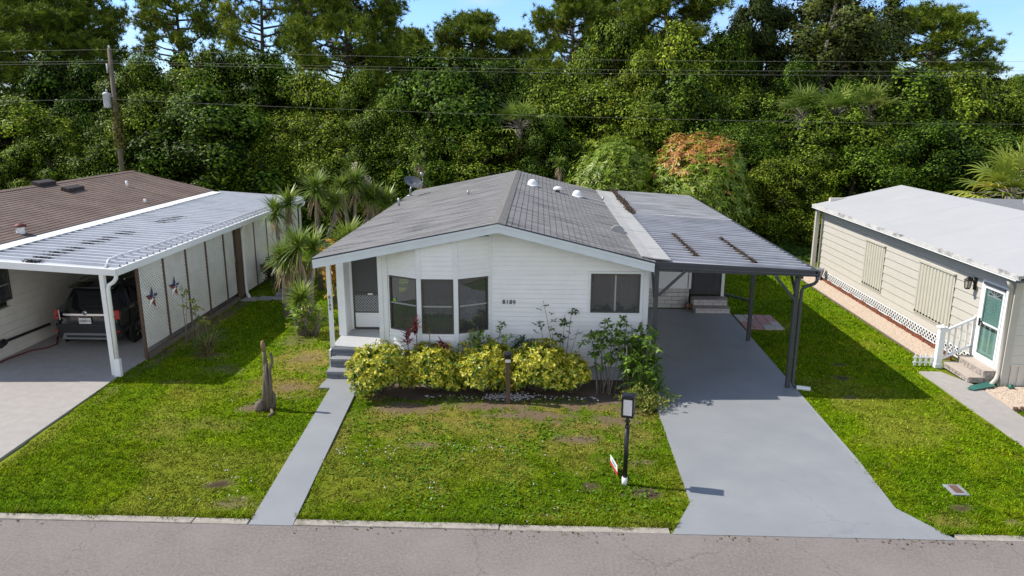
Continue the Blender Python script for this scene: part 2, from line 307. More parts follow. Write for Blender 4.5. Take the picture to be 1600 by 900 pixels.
crack(M['asphalt'], .7, .0022, .46, (.13, .117, .108)); crack(M['concrete'], .45, .0016, .54, (.22, .2, .18)); crack(M['grey_paint'], .4, .0007, .53, (.18, .19, .21))
gm = mat('ground_cover', (.05, .065, .02), .95, .4, .8, bump=.6, bscale=25, stain=(.055, .042, .028), sscale=.3, sramp=(.45, .7))
structure(MB().quad((-700, -300, -.06), (700, -300, -.06), (700, 1200, -.06), (-700, 1200, -.06)).build('ground', gm))
structure(MB().box(-120, 120, 2.4, 9.62, -.2, .004).build('road', M['asphalt']))
kb = MB()
for a, b in ((-60, -4.26), (-3.575, 1.97), (6.06, 60)):
    x = a
    while x < b-.01:
        e = min(b, x+3.05); kb.box(x, e-.012, 9.605, 9.755, -.1, .022+.006*math.sin(x*3)); x = e
structure(kb.build('kerb', M['kerb'], bevel=.012))
structure(MB().prism([(1.985, 9.60, .012), (6.045, 9.60, .012), (5.55, 10.45, .02), (5.64, 12, .03), (5.80, 22.0, .03), (2.42, 22.0, .03), (2.47, 14, .03), (2.42, 10.5, .02)], (0, 0, -.15)).build('driveway', M['grey_paint']))
structure(MB().prism([(-4.245, 9.60, .014), (-3.585, 9.60, .014), (-3.93, 15.0, .03), (-3.6, 15.60, .03), (-4.77, 15.60, .03), (-4.80, 15.04, .03), (-4.54, 15.03, .03)], (0, 0, -.15)).build('walkway', M['grey_paint']))
structure(MB().prism([(-16.5, 9.60, .012), (-9.1, 9.60, .012), (-9.38, 11.4, .03), (-9.58, 15.6, .03), (-9.62, 23.0, .03), (-13.1, 23.0, .03), (-16.5, 14.0, .03)], (0, 0, -.15)).build('neighbour_driveway', M['concrete']))
structure(MB().prism([(8.86, 9.60, .012), (9.66, 9.60, .012), (9.72, 14.1, .03), (9.78, 15.75, .03), (9.45, 16.65, .03), (8.95, 16.65, .03)], (0, 0, -.12)).build('neighbour_path', M['concrete']))
# ---------------------------------------------------------------- lawn
PATCH = [  # bare or dry places: x, y, rx, ry, strength, tone (0 straw, 1 bare earth, 2 dark earth)
 (-5.5, 15.15, 1.0, .6, 1, 0), (-5.45, 15.1, .45, .25, .55, 1), (-5.7, 16.9, .9, .9, 1, 0), (-5.8, 17.0, .4, .35, .5, 1), (-4.95, 15.1, .4, .35, .8, 0), (-5.3, 19.2, .8, 1.0, .6, 0), (-6.4, 18.6, .5, .5, .5, 1),
 (-1.97, 12.38, .30, .14, 1, 1), (.74, 12.76, .42, .22, 1, 1), (.15, 13.77, .75, .28, 1, 1), (1.55, 13.67, .6, .25, .9, 1), (-.9, 14.25, 1.3, .3, .9, 1), (-2.2, 13.95, 1.2, .22, .8, 0),
 (1.0, 14.35, 1.2, .3, .9, 1), (-2.7, 14.1, .6, .3, .9, 1), (-.3, 13.85, .8, .25, .8, 1), (-1.6, 13.5, .9, .35, .8, 0), (.9, 13.3, .8, .3, .8, 0), (1.9, 14.2, .5, .3, .8, 1), (-3.1, 13.7, .4, .5, .7, 0), (-2.5, 12.9, .5, .25, .7, 0), (-1.4, 13.2, 1.6, .5, .55, 0), (1.9, 13.0, .4, .5, .6, 0), (-3.7, 12.6, .25, 1.2, .6, 0),
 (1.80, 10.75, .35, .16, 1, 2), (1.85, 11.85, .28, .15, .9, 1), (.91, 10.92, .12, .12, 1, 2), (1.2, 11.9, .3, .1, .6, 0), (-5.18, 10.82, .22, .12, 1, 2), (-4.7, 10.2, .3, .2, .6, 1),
 (-5.9, 14.0, .3, .25, .8, 1), (-7.2, 12.9, .6, .7, .45, 0), (-6.2, 13.1, .5, .35, .45, 0), (-8.2, 15.3, .4, .15, .6, 0), (-7.4, 16.2, .5, .3, .5, 1),
 (7.0, 16.2, .25, .2, .9, 2), (7.25, 17.1, .2, .12, .9, 2), (6.75, 15.0, .3, .15, .6, 1), (6.6, 10.5, .18, .12, .9, 2), (7.1, 10.1, .15, .1, .9, 1), (6.15, 10.1, .3, .2, .6, 0), (9.3, 10.9, .3, .2, .5, 0),
 (-2.9, 10.4, .2, .12, .6, 0), (.2, 10.0, .3, .12, .5, 0), (-.4, 11.5, .3, .2, .4, 0), (-8.26, 17.2, .45, .35, .8, 1), (-9.3, 19.5, .2, 4, .8, 1), (-1.6, 10.7, .25, .12, .5, 0)]
def lawn_state(x, y):
    n1 = fbm(x, y, .55); n2 = fbm(x+50, y, 2.2); n3 = fbm(x, y+80, 7.0, 3)
    dry = np.zeros_like(x); bare = np.zeros_like(x); dark = np.zeros_like(x)
    for px, py, rx, ry, s, tone in PATCH:
        d = np.hypot((x-px)/rx, (y-py)/ry)+(n3-.5)*1.5+(n2-.5)*.9
        k = s*np.clip(1.25-d, 0, 1)**.8
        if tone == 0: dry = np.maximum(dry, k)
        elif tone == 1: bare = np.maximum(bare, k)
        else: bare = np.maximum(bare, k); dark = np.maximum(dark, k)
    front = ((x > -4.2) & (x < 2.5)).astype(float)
    dry = np.maximum(dry, front*np.clip((n2-.52)*3.2, 0, .7)*np.clip((y-10.3)/3.0, .18, 1))
    dry = np.maximum(dry, np.clip((n1-.60)*3, 0, .32))
    return n1, n2, n3, dry, bare, dark, front
def lawn_colour(x, y, soil=True):
    n1, n2, n3, dry, bare, dark, front = lawn_state(x, y)
    g1 = np.array([.150, .228, .003]); g2 = np.array([.095, .175, .003]); g3 = np.array([.215, .260, .005])
    t = np.clip((n1-.3)*2.2, 0, 1)[..., None]; c = g2*(1-t)+g1*t
    t = np.clip((n2-.5)*2.2, 0, 1)[..., None]*.7; c = c*(1-t)+g3*t
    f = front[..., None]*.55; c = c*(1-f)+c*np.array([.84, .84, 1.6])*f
    t = dry[..., None]*.85; c = c*(1-t)+np.array([.26, .185, .06])*t
    if soil:
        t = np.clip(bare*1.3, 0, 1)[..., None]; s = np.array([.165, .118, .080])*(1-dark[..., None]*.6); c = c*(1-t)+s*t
    return c, dry, bare
def drive_r(y): return np.where(y < 10.45, 6.045-(y-9.6)*.58, 5.55+(y-10.45)*.022)
def drive_l(y): return np.where(y < 10.5, 1.985+(y-9.6)*.48, 2.45)
def is_lawn(x, y, g=0.):
    """g keeps the blades a little off the edges"""
    ok = (y > 9.745-.07*np.clip((vnoise(x, y, 2.1)-.5)*3, 0, 1))
    ok &= ~((x > drive_l(y)-g) & (x < drive_r(y)+g) & (y < 22.1))
    wl = -4.245-.055*(y-9.6); wr = -3.585-.064*(y-9.6)
    ok &= ~((x > wl-g) & (x < wr+g) & (y < 15.7)); ok &= ~((x > -4.8-g) & (x < -3.3) & (y > 15.0-g) & (y < 16.5))
    ok &= ~((x < -9.1-.08*(y-9.6)+g) & (y < 15.6)) & ~((x < -9.57+g) & (y >= 15.4) & (y < 29.5))
    ok &= ~((x > -4.9) & (x < 2.5) & (y > 15.7) & (y < 29.2)) & ~((x > 2.4) & (x < 5.85) & (y > 21.8) & (y < 29.4))
    ok &= ~((x > 8.88-g) & (x < 9.72+g) & (y < 16.7)) & ~((x > 9.5-g) & (y > 16.6) & (y < 27.2)) & ~((x > 10.1) & (y > 15.7) & (y < 27.3))
    ok &= ~((x > -3.4) & (x < 2.3) & (y > 14.62+.12*np.sin(x*3.)) & (y < 16))
    ok &= ~((x > 5.8) & (x < 6.95) & (y > 19.98) & (y < 21.5)) & ~((x > 9.72) & (y > 14.35+.10*(x-9.72)) & (y < 15.9))
    return ok
gx = np.arange(-17, 20.01, .11); gy = np.arange(9.62, 34.6, .11)
X, Y = np.meshgrid(gx, gy); Z = (fbm(X, Y, .9)-.5)*.05-.005; Z[Y < 9.9] *= .2
paved = ~is_lawn(X, Y, -.10); Z[paved] = -.03
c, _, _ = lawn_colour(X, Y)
soilbed = (X > -3.5) & (X < 2.45) & (Y > 14.5) & (Y < 16)
c[soilbed] = np.array([.17, .13, .10])*(.7+.6*fbm(X, Y, 5.)[soilbed][:, None])
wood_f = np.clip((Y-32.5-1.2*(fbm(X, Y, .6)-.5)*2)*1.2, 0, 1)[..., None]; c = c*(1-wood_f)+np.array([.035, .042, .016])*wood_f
P_ = NP(); ny, nx = X.shape; ii = np.arange(ny*nx).reshape(ny, nx)
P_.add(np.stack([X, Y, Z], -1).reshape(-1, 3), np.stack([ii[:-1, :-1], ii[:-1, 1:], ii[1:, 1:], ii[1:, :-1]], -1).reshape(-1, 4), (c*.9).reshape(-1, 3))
lm_ = leafmat('lawn_ground', 0., .95, .05, 0.)
structure(new_obj('lawn', P_.mesh('lawn', lm_, True)))
# blades of grass, thinner with distance
def grass(n, x0, x1, y0, y1, h, wdt):
    x = rng.uniform(x0, x1, n); y = rng.uniform(y0, y1, n); k = is_lawn(x, y, -.035+.07*vnoise(x, y, 3.3)); x, y = x[k], y[k]
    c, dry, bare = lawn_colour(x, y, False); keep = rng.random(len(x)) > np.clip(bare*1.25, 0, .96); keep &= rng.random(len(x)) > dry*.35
    x, y, c, dry = x[keep], y[keep], c[keep], dry[keep]; n = len(x)
    tuft = fbm(x, y, 8., 2); hh = h*(.25+1.5*tuft)*rng.uniform(.6, 1.4, n)*(1-.35*dry); a = rng.uniform(0, 2*np.pi, n); lean = rng.uniform(.5, 2.0, n)*hh
    z = (fbm(x, y, .9)-.5)*.05-.005; z = np.where(y < 9.9, z*.2, z)
    b = np.stack([x, y, z-.004], 1); d = np.stack([np.cos(a), np.sin(a), 0*a], 1); sd = np.stack([-np.sin(a), np.cos(a), 0*a], 1)*(wdt*rng.uniform(.6, 1.4, n))[:, None]
    tip = b+d*lean[:, None]; tip[:, 2] += hh
    c = c*np.clip(rng.lognormal(-.08, .50, n), .25, 2.4)[:, None]*(.72+.56*vnoise(x, y, 14.))[:, None]
    br = rng.random(n) < .06; c[br] = np.array([.25, .21, .05])*rng.uniform(.7, 1.2, br.sum())[:, None]
    v = np.stack([b-sd, b+sd, tip], 1).reshape(-1, 3)
    return v, np.arange(3*n).reshape(n, 3), np.repeat(c, 3, 0)
G_ = NP()
G_.add(*grass(190000, -9.6, 11, 9.74, 12.2, .030, .0085)); G_.add(*grass(150000, -9.6, 12, 12.2, 15.8, .030, .011))
G_.add(*grass(110000, -10, 11, 15.8, 22, .032, .015)); G_.add(*grass(70000, -10, 13, 22, 34, .045, .022))
# fringe along kerb, walk and drive edges
n = 9000; x = rng.uniform(-9.2, 10, n); v, f, cc = grass(30000, -9.3, 10, 9.66, 9.92, .045, .008); G_.add(v, f, cc)
# broad-leaved weeds and small pale flowers in the front lawn
n = 3600; x = rng.normal(-1.2, 2.0, n); y = rng.uniform(9.9, 13.6, n); k = is_lawn(x, y, .05) & (fbm(x+9, y, 1.1, 3) > .50); x, y = x[k], y[k]; n = len(x)
nn = unit(np.stack([rng.normal(0, .35, n), rng.normal(0, .35, n), np.ones(n)], 1))
leaves(G_, np.stack([x, y, rng.uniform(.015, .035, n)], 1), nn, .055, .8, np.array([.095, .18, .02])*rng.uniform(.6, 1.5, (n, 1)))
for cx, cy, sp, m_ in ((-3.0, 12.0, .40, 45), (-.95, 12.2, .35, 32), (-1.6, 10.75, .45, 16), (.1, 11.3, .6, 10), (.3, 10.1, .5, 8), (-5.0, 10.9, .5, 22), (-5.9, 14.4, .4, 18)):
    x = rng.normal(cx, sp, m_); y = rng.normal(cy, sp*.6, m_); k = is_lawn(x, y, .05); x, y = x[k], y[k]; m2 = len(x)
    leaves(G_, np.stack([x, y, np.full(m2, .04)], 1), unit(np.stack([rng.normal(0, .3, m2), rng.normal(-.3, .3, m2), np.ones(m2)], 1)), .026, .9, np.full((m2, 3), .50)*np.array([.95, .95, 1.1]))
g_ = tag(new_obj('grass', G_.mesh('grass', M['grassm'])), 'short green lawn grass with dry patches around the houses', 'grass', kind='stuff')
P = NP(); n_ = 420; x_ = rng.uniform(-9, 10, n_); y_ = 9.60-np.abs(rng.normal(0, .10, n_)); k_ = rng.random(n_) < np.clip(vnoise(x_, y_*0, .9)*2.2-.7, .03, 1); x_, y_ = x_[k_], y_[k_]; n_ = len(x_)
leaves(P, np.stack([x_, y_, rng.uniform(.008, .02, n_)], 1), unit(np.stack([rng.normal(0, .25, n_), rng.normal(0, .25, n_), np.ones(n_)], 1)), .045, .5, np.array([.16, .11, .06])*rng.uniform(.4, 1.6, (n_, 1)))
tag(new_obj('fallen_leaves', P.mesh('fallen_leaves', M['dead'])), 'dry brown leaves and bits gathered along the kerb', 'leaves', kind='stuff')
# ---------------------------------------------------------------- pebbles
def pebbles(name, pts, size, m, label):
    """little flattened stones, one mesh"""
    P = NP(); pts = np.asarray(pts); n = len(pts); s = size*rng.uniform(.6, 1.5, (n, 1)); a = rng.uniform(0, 6.28, n); ca, sa = np.cos(a)[:, None], np.sin(a)[:, None]
    ex = np.hstack([ca, sa, 0*ca]); ey = np.hstack([-sa, ca, 0*ca]); ez = np.array([[0, 0, 1.]])
    q = [pts+ex*s, pts+ey*s*.7, pts-ex*s, pts-ey*s*.7, pts+ez*s*.6+ex*s*.1, pts-ez*s*.4]
    v = np.stack(q, 1).reshape(-1, 3); o = np.arange(n)[:, None]*6
    f = np.concatenate([o+np.array([[i, (i+1) % 4, 4]]) for i in range(4)])
    P.add(v, f, np.ones((len(v), 3))); me = P.mesh(name, m)
    return tag(new_obj(name, me), label, 'gravel', kind='stuff')
structure(MB().prism([(9.52, 17.7, .025), (10.23, 17.7, .025), (10.23, 27.2, .025), (9.5, 27.2, .025)], (0, 0, -.1)).build('gravel_bed', M['gravel']))
structure(MB().prism([(9.80, 14.45, .025), (14, 14.9, .025), (14, 15.84, .025), (9.80, 15.70, .025)], (0, 0, -.1)).build('gravel_bed', M['gravel']))
pb = [(rng.uniform(9.54, 10.2), rng.uniform(17.7, 27.1), .03) for _ in range(5200)]+[(x_, rng.uniform(14.5+.10*(x_-9.8), 15.7), .03) for x_ in rng.uniform(9.85, 13, 2200)]
pebbles('gravel', pb, .026, M['gravel'], 'tan pebbles along the cream house and beside its path')
wp = np.stack([rng.normal(-.55, .28, 260), rng.normal(14.74, .10, 260), rng.uniform(.0, .03, 260)], 1)
wp2 = np.stack([rng.uniform(-2.4, 1.3, 70), 14.70+rng.normal(0, .05, 70), np.full(70, .01)], 1)
pebbles('white_gravel', np.concatenate([wp, wp2]), .024, M['wpebble'], 'white pebbles spilled in front of the yellow hedge')
# ================================================================= MAIN HOUSE
def siding(mb, o, u, n, rows, lap_out=.017, thick=.10, mi=0):
    """lap boards: rows = (z0, z1, [(u0, u1), ...]); o origin, u along the wall, n outward"""
    o, u, n = Vector(o), Vector(u), Vector(n)
    for z0, z1, spans in rows:
        for a, b in spans:
            if b-a < .01: continue
            f = lambda d, z: o+u*a+n*d+Vector((0, 0, z))
            g = min(.011, (z1-z0)*.3); mb.prism([f(lap_out, z0), f(.002, z1-g), f(-.005, z1-g), f(-.005, z1), f(-thick, z1), f(-thick, z0)], u*(b-a), mi)
def cut(spans, holes):
    out_ = []
    for a, b in spans:
        segs = [(a, b)]
        for h0, h1 in holes: segs = [s for p, q in segs for s in ((p, min(q, h0)), (max(p, h1), q)) if s[1]-s[0] > .01]
        out_ += segs
    return out_
def rows_for(u0, u1, z0, z1, lap, holes=(), top=None):
    """holes (u0, u1, z0, z1); rows are cut at hole edges; top(u) is the roof underside"""
    zs = [z0+i*lap for i in range(int((z1-z0)/lap)+2) if z0+i*lap < z1-.005]+[z1]
    for h in holes: zs += [h[2], h[3]]
    zs = sorted(set(round(z, 4) for z in zs)); zs = [z for i, z in enumerate(zs) if i == 0 or z-zs[i-1] > .003]; r = []
    for a, b in zip(zs[:-1], zs[1:]):
        sp = [(u0, u1)]
        if top:
            us = np.linspace(u0, u1, 120); ok = us[top(us) > b-.02]
            if not len(ok): continue
            sp = [(ok[0], ok[-1])]
        r.append((a, b, cut(sp, [(h[0], h[1]) for h in holes if a < h[3]-.002 and b > h[2]+.002])))
    return r
XL, XA, XR = -4.81, -.85, 2.44; ZL, ZA, ZR = 2.87, 3.67, 2.86; YF, YB = 15.20, 28.7
def roof_z(x): return np.where(x < XA, ZL+(x-XL)*(ZA-ZL)/(XA-XL), ZA-(x-XA)*(ZA-ZR)/(XR-XA))
house = thing('mobile_home', 'white lap-sided mobile home with a grey shingle gable roof and bay window', 'house', (-1.2, 22, 0))
YW = 15.82
wm = MB(); win = (1.16, 2.25, 1.60, 2.49)
siding(wm, (0, YW, 0), (1, 0, 0), (0, -1, 0), rows_for(-1.04, 2.34, .34, 3.62, .105, [win], lambda u: roof_z(u)-.07))
siding(wm, (0, YW, 0), (1, 0, 0), (0, -1, 0), rows_for(-3.47, -3.36, .34, 3.05, .105), lap_out=.006)
wm.box(-3.36, -1.04, YW+.35, YW+.42, .34, .6)
wm.build('front_wall', M['white'], house)
# other outer walls
ow = MB(); ow.box(2.32, 2.42, 15.93, 28.5, .3, 2.78); ow.box(-4.84, -4.74, 17.75, 28.5, .3, 2.80); ow.box(-4.74, 2.32, 28.4, 28.5, .3, 2.85); ow.box(-3.55, -3.45, 15.93, 17.62, .3, 2.95)
ow.prism([(-4.74, 28.41, 2.85), (2.32, 28.41, 2.85), (XA, 28.41, 3.5)], (0, .08, 0)); ow.build('outer_wall', M['white'], house)
for b_ in ((-3.56, -3.46, .1, .34, 2.98), (2.335, 2.435, .1, .10, 2.76), (-1.085, -1.02, .05, .34, 3.42), (-3.375, -3.34, .05, .34, 2.98)): MB().box(b_[0], b_[1], YW-.03, YW+b_[2], b_[3], b_[4]).build('corner_trim', M['trim'], house)
sk = MB(); sk.box(-3.5, 2.40, YW+.02, YW+.10, 0, .34); sk.build('skirting', mat('blue_grey_skirt', (.42, .46, .50), .6, .08, 4), house)
# bay
bp = [(-3.33, 15.80), (-2.575, 15.40), (-1.78, 15.40), (-1.07, 15.80)]
bay = MB(); bw = []
for i in range(3):
    a, b = Vector((*bp[i], 0)), Vector((*bp[i+1], 0)); u = (b-a).normalized(); n = Vector((u.y, -u.x, 0)); ln = (b-a).length
    h = (.045, ln-.045, 1.19, 2.42); bw.append((a, u, n, h))
    rr = rows_for(0, ln, .40, 3.30, .105, [h], (lambda uu, a=a, u=u: roof_z(a.x+u.x*uu)-.08))
    siding(bay, a, u, n, rr, lap_out=.015, thick=.05)
bm_ = MB()
for i in (1, 2): 
    zt = float(roof_z(np.array(bp[i][0])))-.1; bm_.box(bp[i][0]-.055, bp[i][0]+.055, bp[i][1]-.022, bp[i][1]+.06, .40, zt)
bay_o = bay.build('bay', M['white'], house); bm_.build('corner_post', M['trim'], bay_o)
def window(parent, a, u, n, h, split='h', name='window'):
    """aluminium window set in an opening: frame, meeting rail, panes"""
    a, u, n = Vector(a), Vector(u), Vector(n); u0, u1, z0, z1 = h
    p = lambda s, d, z: a+u*s+n*d+Vector((0, 0, z))
    fr = MB(); w_ = .035
    for s0, s1, q0, q1 in ((u0, u0+w_, z0, z1), (u1-w_, u1, z0, z1), (u0+w_, u1-w_, z0, z0+w_), (u0+w_, u1-w_, z1-w_, z1)):
        fr.prism([p(s0, .024, q0), p(s1, .024, q0), p(s1, .024, q1), p(s0, .024, q1)], n*-.07)
    f = fr.build('window', M['wframe'], parent); f.name = 'window'
    g = MB(); g.prism([p(u0+w_, -.012, z0+w_), p(u1-w_, -.012, z0+w_), p(u1-w_, -.012, z1-w_), p(u0+w_, -.012, z1-w_)], n*-.004); g.build('pane', M['glass'], f)
    rl = MB()
    if split == 'h': zm = (z0+z1)/2; rl.prism([p(u0+w_, .012, zm-.015), p(u1-w_, .012, zm-.015), p(u1-w_, .012, zm+.015), p(u0+w_, .012, zm+.015)], n*-.022)
    else:
        um = (u0+u1)/2; rl.prism([p(um-.018, .012, z0+w_), p(um+.018, .012, z0+w_), p(um+.018, .012, z1-w_), p(um-.018, .012, z1-w_)], n*-.022)
    rl.build('sash_rail', M['wframe_l'], f)
    return f
for a, u, n, h in bw: window(house, a, u, n, h)
st = MB(); a, u, n, h = bw[0]; pp = a+u*(h[0]+.085)+n*.004; st.prism([pp+Vector((0, 0, 1.83)), pp+u*.085+Vector((0, 0, 1.83)), pp+u*.085+Vector((0, 0, 1.895)), pp+Vector((0, 0, 1.895))], n*-.006)
st.build('sticker', mat('green_sticker', (.10, .42, .06), .5, .1, 20, stain=(.6, .5, .05), sscale=22, sramp=(.5, .6)), house)
wr = window(house, (0, YW, 0), (1, 0, 0), (0, -1, 0), win, 'v')
t_ = MB(); 
for b_ in ((1.11, 2.30, 2.49, 2.54), (1.11, 2.30, 1.55, 1.60), (1.11, 1.16, 1.60, 2.49), (2.25, 2.30, 1.60, 2.49)): t_.box(b_[0], b_[1], YW-.026, YW+.02, b_[2], b_[3])
t_.build('window_trim', M['trim'], wr)
# rooms behind the windows
rm = MB(); rm.box(-3.44, .2, 16.0, 18.9, .50, .56); rm.box(-3.44, .2, 18.9, 18.96, .5, 2.75); rm.box(.2, .25, 16.0, 18.9, .5, 2.75); rm.box(.9, 2.3, 18.2, 18.26, .5, 2.7); rm.box(.86, .9, 15.95, 18.2, .5, 2.7); rm.box(.9, 2.3, 15.95, 18.2, .5, .56)
rm.box(-3.44, 2.3, 15.95, 18.9, 2.74, 2.76); rm.build('room', M['interior'], house)
def curtain(x0, x1, y, z0, z1):
    m = MB(); n_ = 24; pts = [(x0+(x1-x0)*i/n_, y+.025*math.sin(i*2.1)) for i in range(n_+1)]
    m.add([(x_, y_, z) for z in (z0, z1) for x_, y_ in pts], [(i, i+1, n_+2+i, n_+1+i) for i in range(n_)]); return m
curtain(1.62, 2.28, 16.02, 1.4, 2.6).build('curtain', M['curtain'], house); curtain(-2.55, -1.8, 16.3, .8, 1.72).build('curtain', M['curtain'], house)
lamp_ = thing('table_lamp', 'blurred pink-shaded lamp behind the right pane of the bay window', 'lamp', (-1.5, 16.25, .56))
m_ = MB(); m_.lathe([(.10, 1.78), (.19, 1.48)], (-1.5, 16.25, 0), k=18); m_.build('lamp_shade', M['pink'], lamp_); m_ = MB(); m_.lathe([(0, .56), (.12, .57), (.03, .62), (.03, 1.2), (.09, 1.3), (.03, 1.45), (.02, 1.7)], (-1.5, 16.25, 0), k=14); m_.build('lamp_base', M['tan'], lamp_, True)
ch = thing('armchair', 'red armchair glimpsed inside the right pane of the bay window', 'armchair', (-1.35, 16.9, .56))
for nm_, b_ in (('seat', (-1.72, -.98, 16.6, 17.2, .62, .98)), ('backrest', (-1.72, -.98, 17.2, 17.38, .62, 1.55)), ('arm', (-1.84, -1.725, 16.6, 17.38, .62, 1.18)), ('arm', (-.975, -.86, 16.6, 17.38, .62, 1.18))): MB().box(*b_).build(nm_, M['redc'], ch, bevel=.04)
# roof: shingle courses on two slopes, gently sagging
def slope(x0, z0, x1, z1, n, name, m, ys, sag):
    """courses from the eave (x0,z0) up to the ridge (x1,z1)"""
    mb = MB(); k = len(ys)
    for i in range(n):
        a, b = i/n, (i+1)/n; rows = []
        for t, dz in ((a, .012), (b, .001), (a, 0)):
            rows.append([(x0+(x1-x0)*t, y, z0+(z1-z0)*t+dz+sag(t, y)) for y in ys])
        mb.add(rows[0]+rows[1], [(j, j+1, k+j+1, k+j) if x1 > x0 else (j+1, j, k+j, k+j+1) for j in range(k-1)][:] )
        mb.add(rows[2]+rows[0], [(j, j+1, k+j+1, k+j) for j in range(k-1)])
    return mb
ys = np.linspace(YF, YB, 29)
sag = lambda t, y: .022*math.sin(y*1.1+.6)*math.sin(math.pi*t)-.018*math.sin(math.pi*t)+.006*math.sin(y*4+t*9)*math.sin(math.pi*t)
under = MB(); under.prism([(XL, YF+.03, ZL-.03), (XA, YF+.03, ZA-.078), (XR, YF+.03, ZR-.03), (XR, YF+.03, ZR-.07), (XA, YF+.03, ZA-.12), (XL, YF+.03, ZL-.07)], (0, YB-YF-.06, 0))
roof = under.build('roof', M['trim'], house)
slope(XL-.03, ZL, XA, ZA, 29, 'shingles', None, ys, sag).build('left_slope', M['shingle'], roof)
slope(XR+.03, ZR, XA, ZA, 24, 'shingles', None, ys, sag).build('right_slope', M['shingle'], roof)
rc = MB()
for i in range(46):
    y = YF-.01+i*(YB-YF)/46; rc.prism([(XA-.16, y, ZA-.016), (XA, y, ZA+.022), (XA+.16, y, ZA-.022), (XA+.16, y, ZA-.032), (XA-.16, y, ZA-.027)], (0, (YB-YF)/46-.006, .0))
rc.build('ridge_cap', mat('ridge_shingle', (.185, .176, .168), .9, .2, 8, bump=.6, bscale=100, spec=.15), roof)
de = MB()
for (xa, za), (xb, zb) in (((XL-.03, ZL), (XA, ZA)), ((XA, ZA), (XR+.03, ZR))):
    de.prism([(xa, YF-.006, za+.014), (xb, YF-.006, zb+.014), (xb, YF-.006, zb-.012), (xa, YF-.006, za-.012)], (0, .03, 0))
de.build('drip_edge', M['dark'], roof)
fa = MB()
for (xa, za), (xb, zb) in (((XL, ZL), (XA, ZA)), ((XA, ZA), (XR, ZR))):
    fa.prism([(xa, YF, za-.014), (xb, YF, zb-.014), (xb, YF, zb-.20), (xa, YF, za-.20)], (0, .025, 0))
    fa.prism([(xa, YF-.016, za-.014), (xb, YF-.016, zb-.014), (xb, YF-.016, zb-.07), (xa, YF-.016, za-.07)], (0, .014, 0))
fa.box(XL-.005, XL+.02, YF+.028, YB, ZL-.17, ZL-.02); fa.box(XR-.02, XR+.002, YF+.028, YB, ZR-.17, ZR-.02); fa.build('fascia', M['fascia'], house)
# roof vents
def hood(x, y, r, d):
    z = float(roof_z(np.array(x)))-.01; m = MB(); k = 14; prof = [(math.cos(math.pi*j/k)*r, math.sin(math.pi*j/k)*r) for j in range(k+1)]
    v = []; 
    for t, s in ((0, 1), (.5, .97), (.85, .75), (1, .3)): v += [(x+px*s, y+d*t, z+pz*s+.015) for px, pz in prof]
    n_ = k+1; f = [(i*n_+j, i*n_+j+1, (i+1)*n_+j+1, (i+1)*n_+j) for i in range(3) for j in range(k)]+[tuple(range(n_))[::-1]]
    m.add(v, f); m.box(x-r-.05, x+r+.05, y-.04, y+d+.06, z-.03, z+.014); return m.build('roof_vent', M['metal_w'], roof)
for x_, y_ in ((-.22, 24.5), (1.27, 24.6)):
    z_ = float(roof_z(np.array(x_))); v_ = MB(); v_.lathe([(.17, -.06), (.17, .03), (.155, .11), (.12, .17), (.06, .21), (0, .22)], (x_, y_, z_), k=20); v_.lathe([(.24, -.03), (.24, -.02), (.17, .02)], (x_, y_, z_+.03), k=20); v_.build('roof_vent', M['metal_w'], roof, True)
h4 = hood(1.98, 18.35, .18, .25); h4.data.materials[0] = mat('galvanised', (.36, .36, .37), .5, .1, 6, metal=.3)
v2 = MB(); z = float(roof_z(np.array(.62))); v2.lathe([(.07, 0), (.07, .12)], (.62, 24.35, z), k=14, mi=1); v2.lathe([(.15, .10), (.16, .13), (.12, .19), (0, .21)], (.62, 24.35, z), k=18); v2.build('roof_vent', [M['metal_w'], M['dark']], roof, True)
for x, y, h_ in ((-4.50, 23.5, .26), (-2.2, 22.9, .12), (2.20, 25.4, .14)):
    z = float(roof_z(np.array(x))); MB().tube([(x, y, z-.02), (x, y, z+h_)], .035, 10).build('vent_pipe', M['metal_g'], roof, True)
MB().prism([(1.45, 24.62, 0.052+float(roof_z(np.array(1.45)))), (2.3, 24.62, .042+float(roof_z(np.array(2.3)))), (2.3, 24.70, .042+float(roof_z(np.array(2.3)))), (1.45, 24.70, .052+float(roof_z(np.array(1.45))))], (0, 0, -.045)).build('flashing_strip', M['flash'], roof)
# porch
pf = MB(); pf.box(-4.80, -3.56, 16.15, 17.7, .54, .60); pf.build('porch_floor', M['porch_paint'], house, bevel=.01)
ps = MB(); ps.box(-4.80, -3.4, 16.165, 16.22, .40, .538); ps.box(-4.81, -3.4, 16.13, 16.20, .40, .47); 
sp = MB()
for (y0, y1, z) in ((15.60, 16.2, .20), (15.885, 16.2, .40)):
    sp.box(-4.77+.02*(z > .3), -3.5, y0, y1, z-.2+.002, z-.045); sp.box(-4.78+.02*(z > .3), -3.5, y0-.012, y1, z-.045, z-.0006, 1)
    for j in range(3): xx = -4.5+j*.36+.1*(z > .3); sp.box(xx, xx+.012, y0-.003, y0+.01, z-.19, z-.05, 2)
    sp.box(-4.76, -3.5, y0-.003, y0+.01, z-.11, z-.10, 2)
st_ = sp.build('steps', [M['grey_step'], M['grey_paint'], M['dark']], house); ps.build('riser', M['grey_step'], st_)
wsk = MB(); wsk.box(-4.84, -4.805, 16.1, 17.7, 0, .53); wsk.build('porch_skirt', M['trim'], house)
po = MB(); po.box(-4.815, -4.725, 16.16, 16.25, .60, 2.72); pob = po.build('porch_post', M['trim'], house, bevel=.006)
for i, chh in enumerate('8189'): text('house_number', chh, .105, pob, (-4.77, 16.152, 1.79-.095*i), (R(90), 0, 0), M['black_num'], .005)
for i, chh in enumerate('8189'): text('house_number', chh, .135, house, (-.755+.077*i, YW-.026, 1.82-.008*(i == 3)), (R(90), 0, 0), M['black_num'], .006)
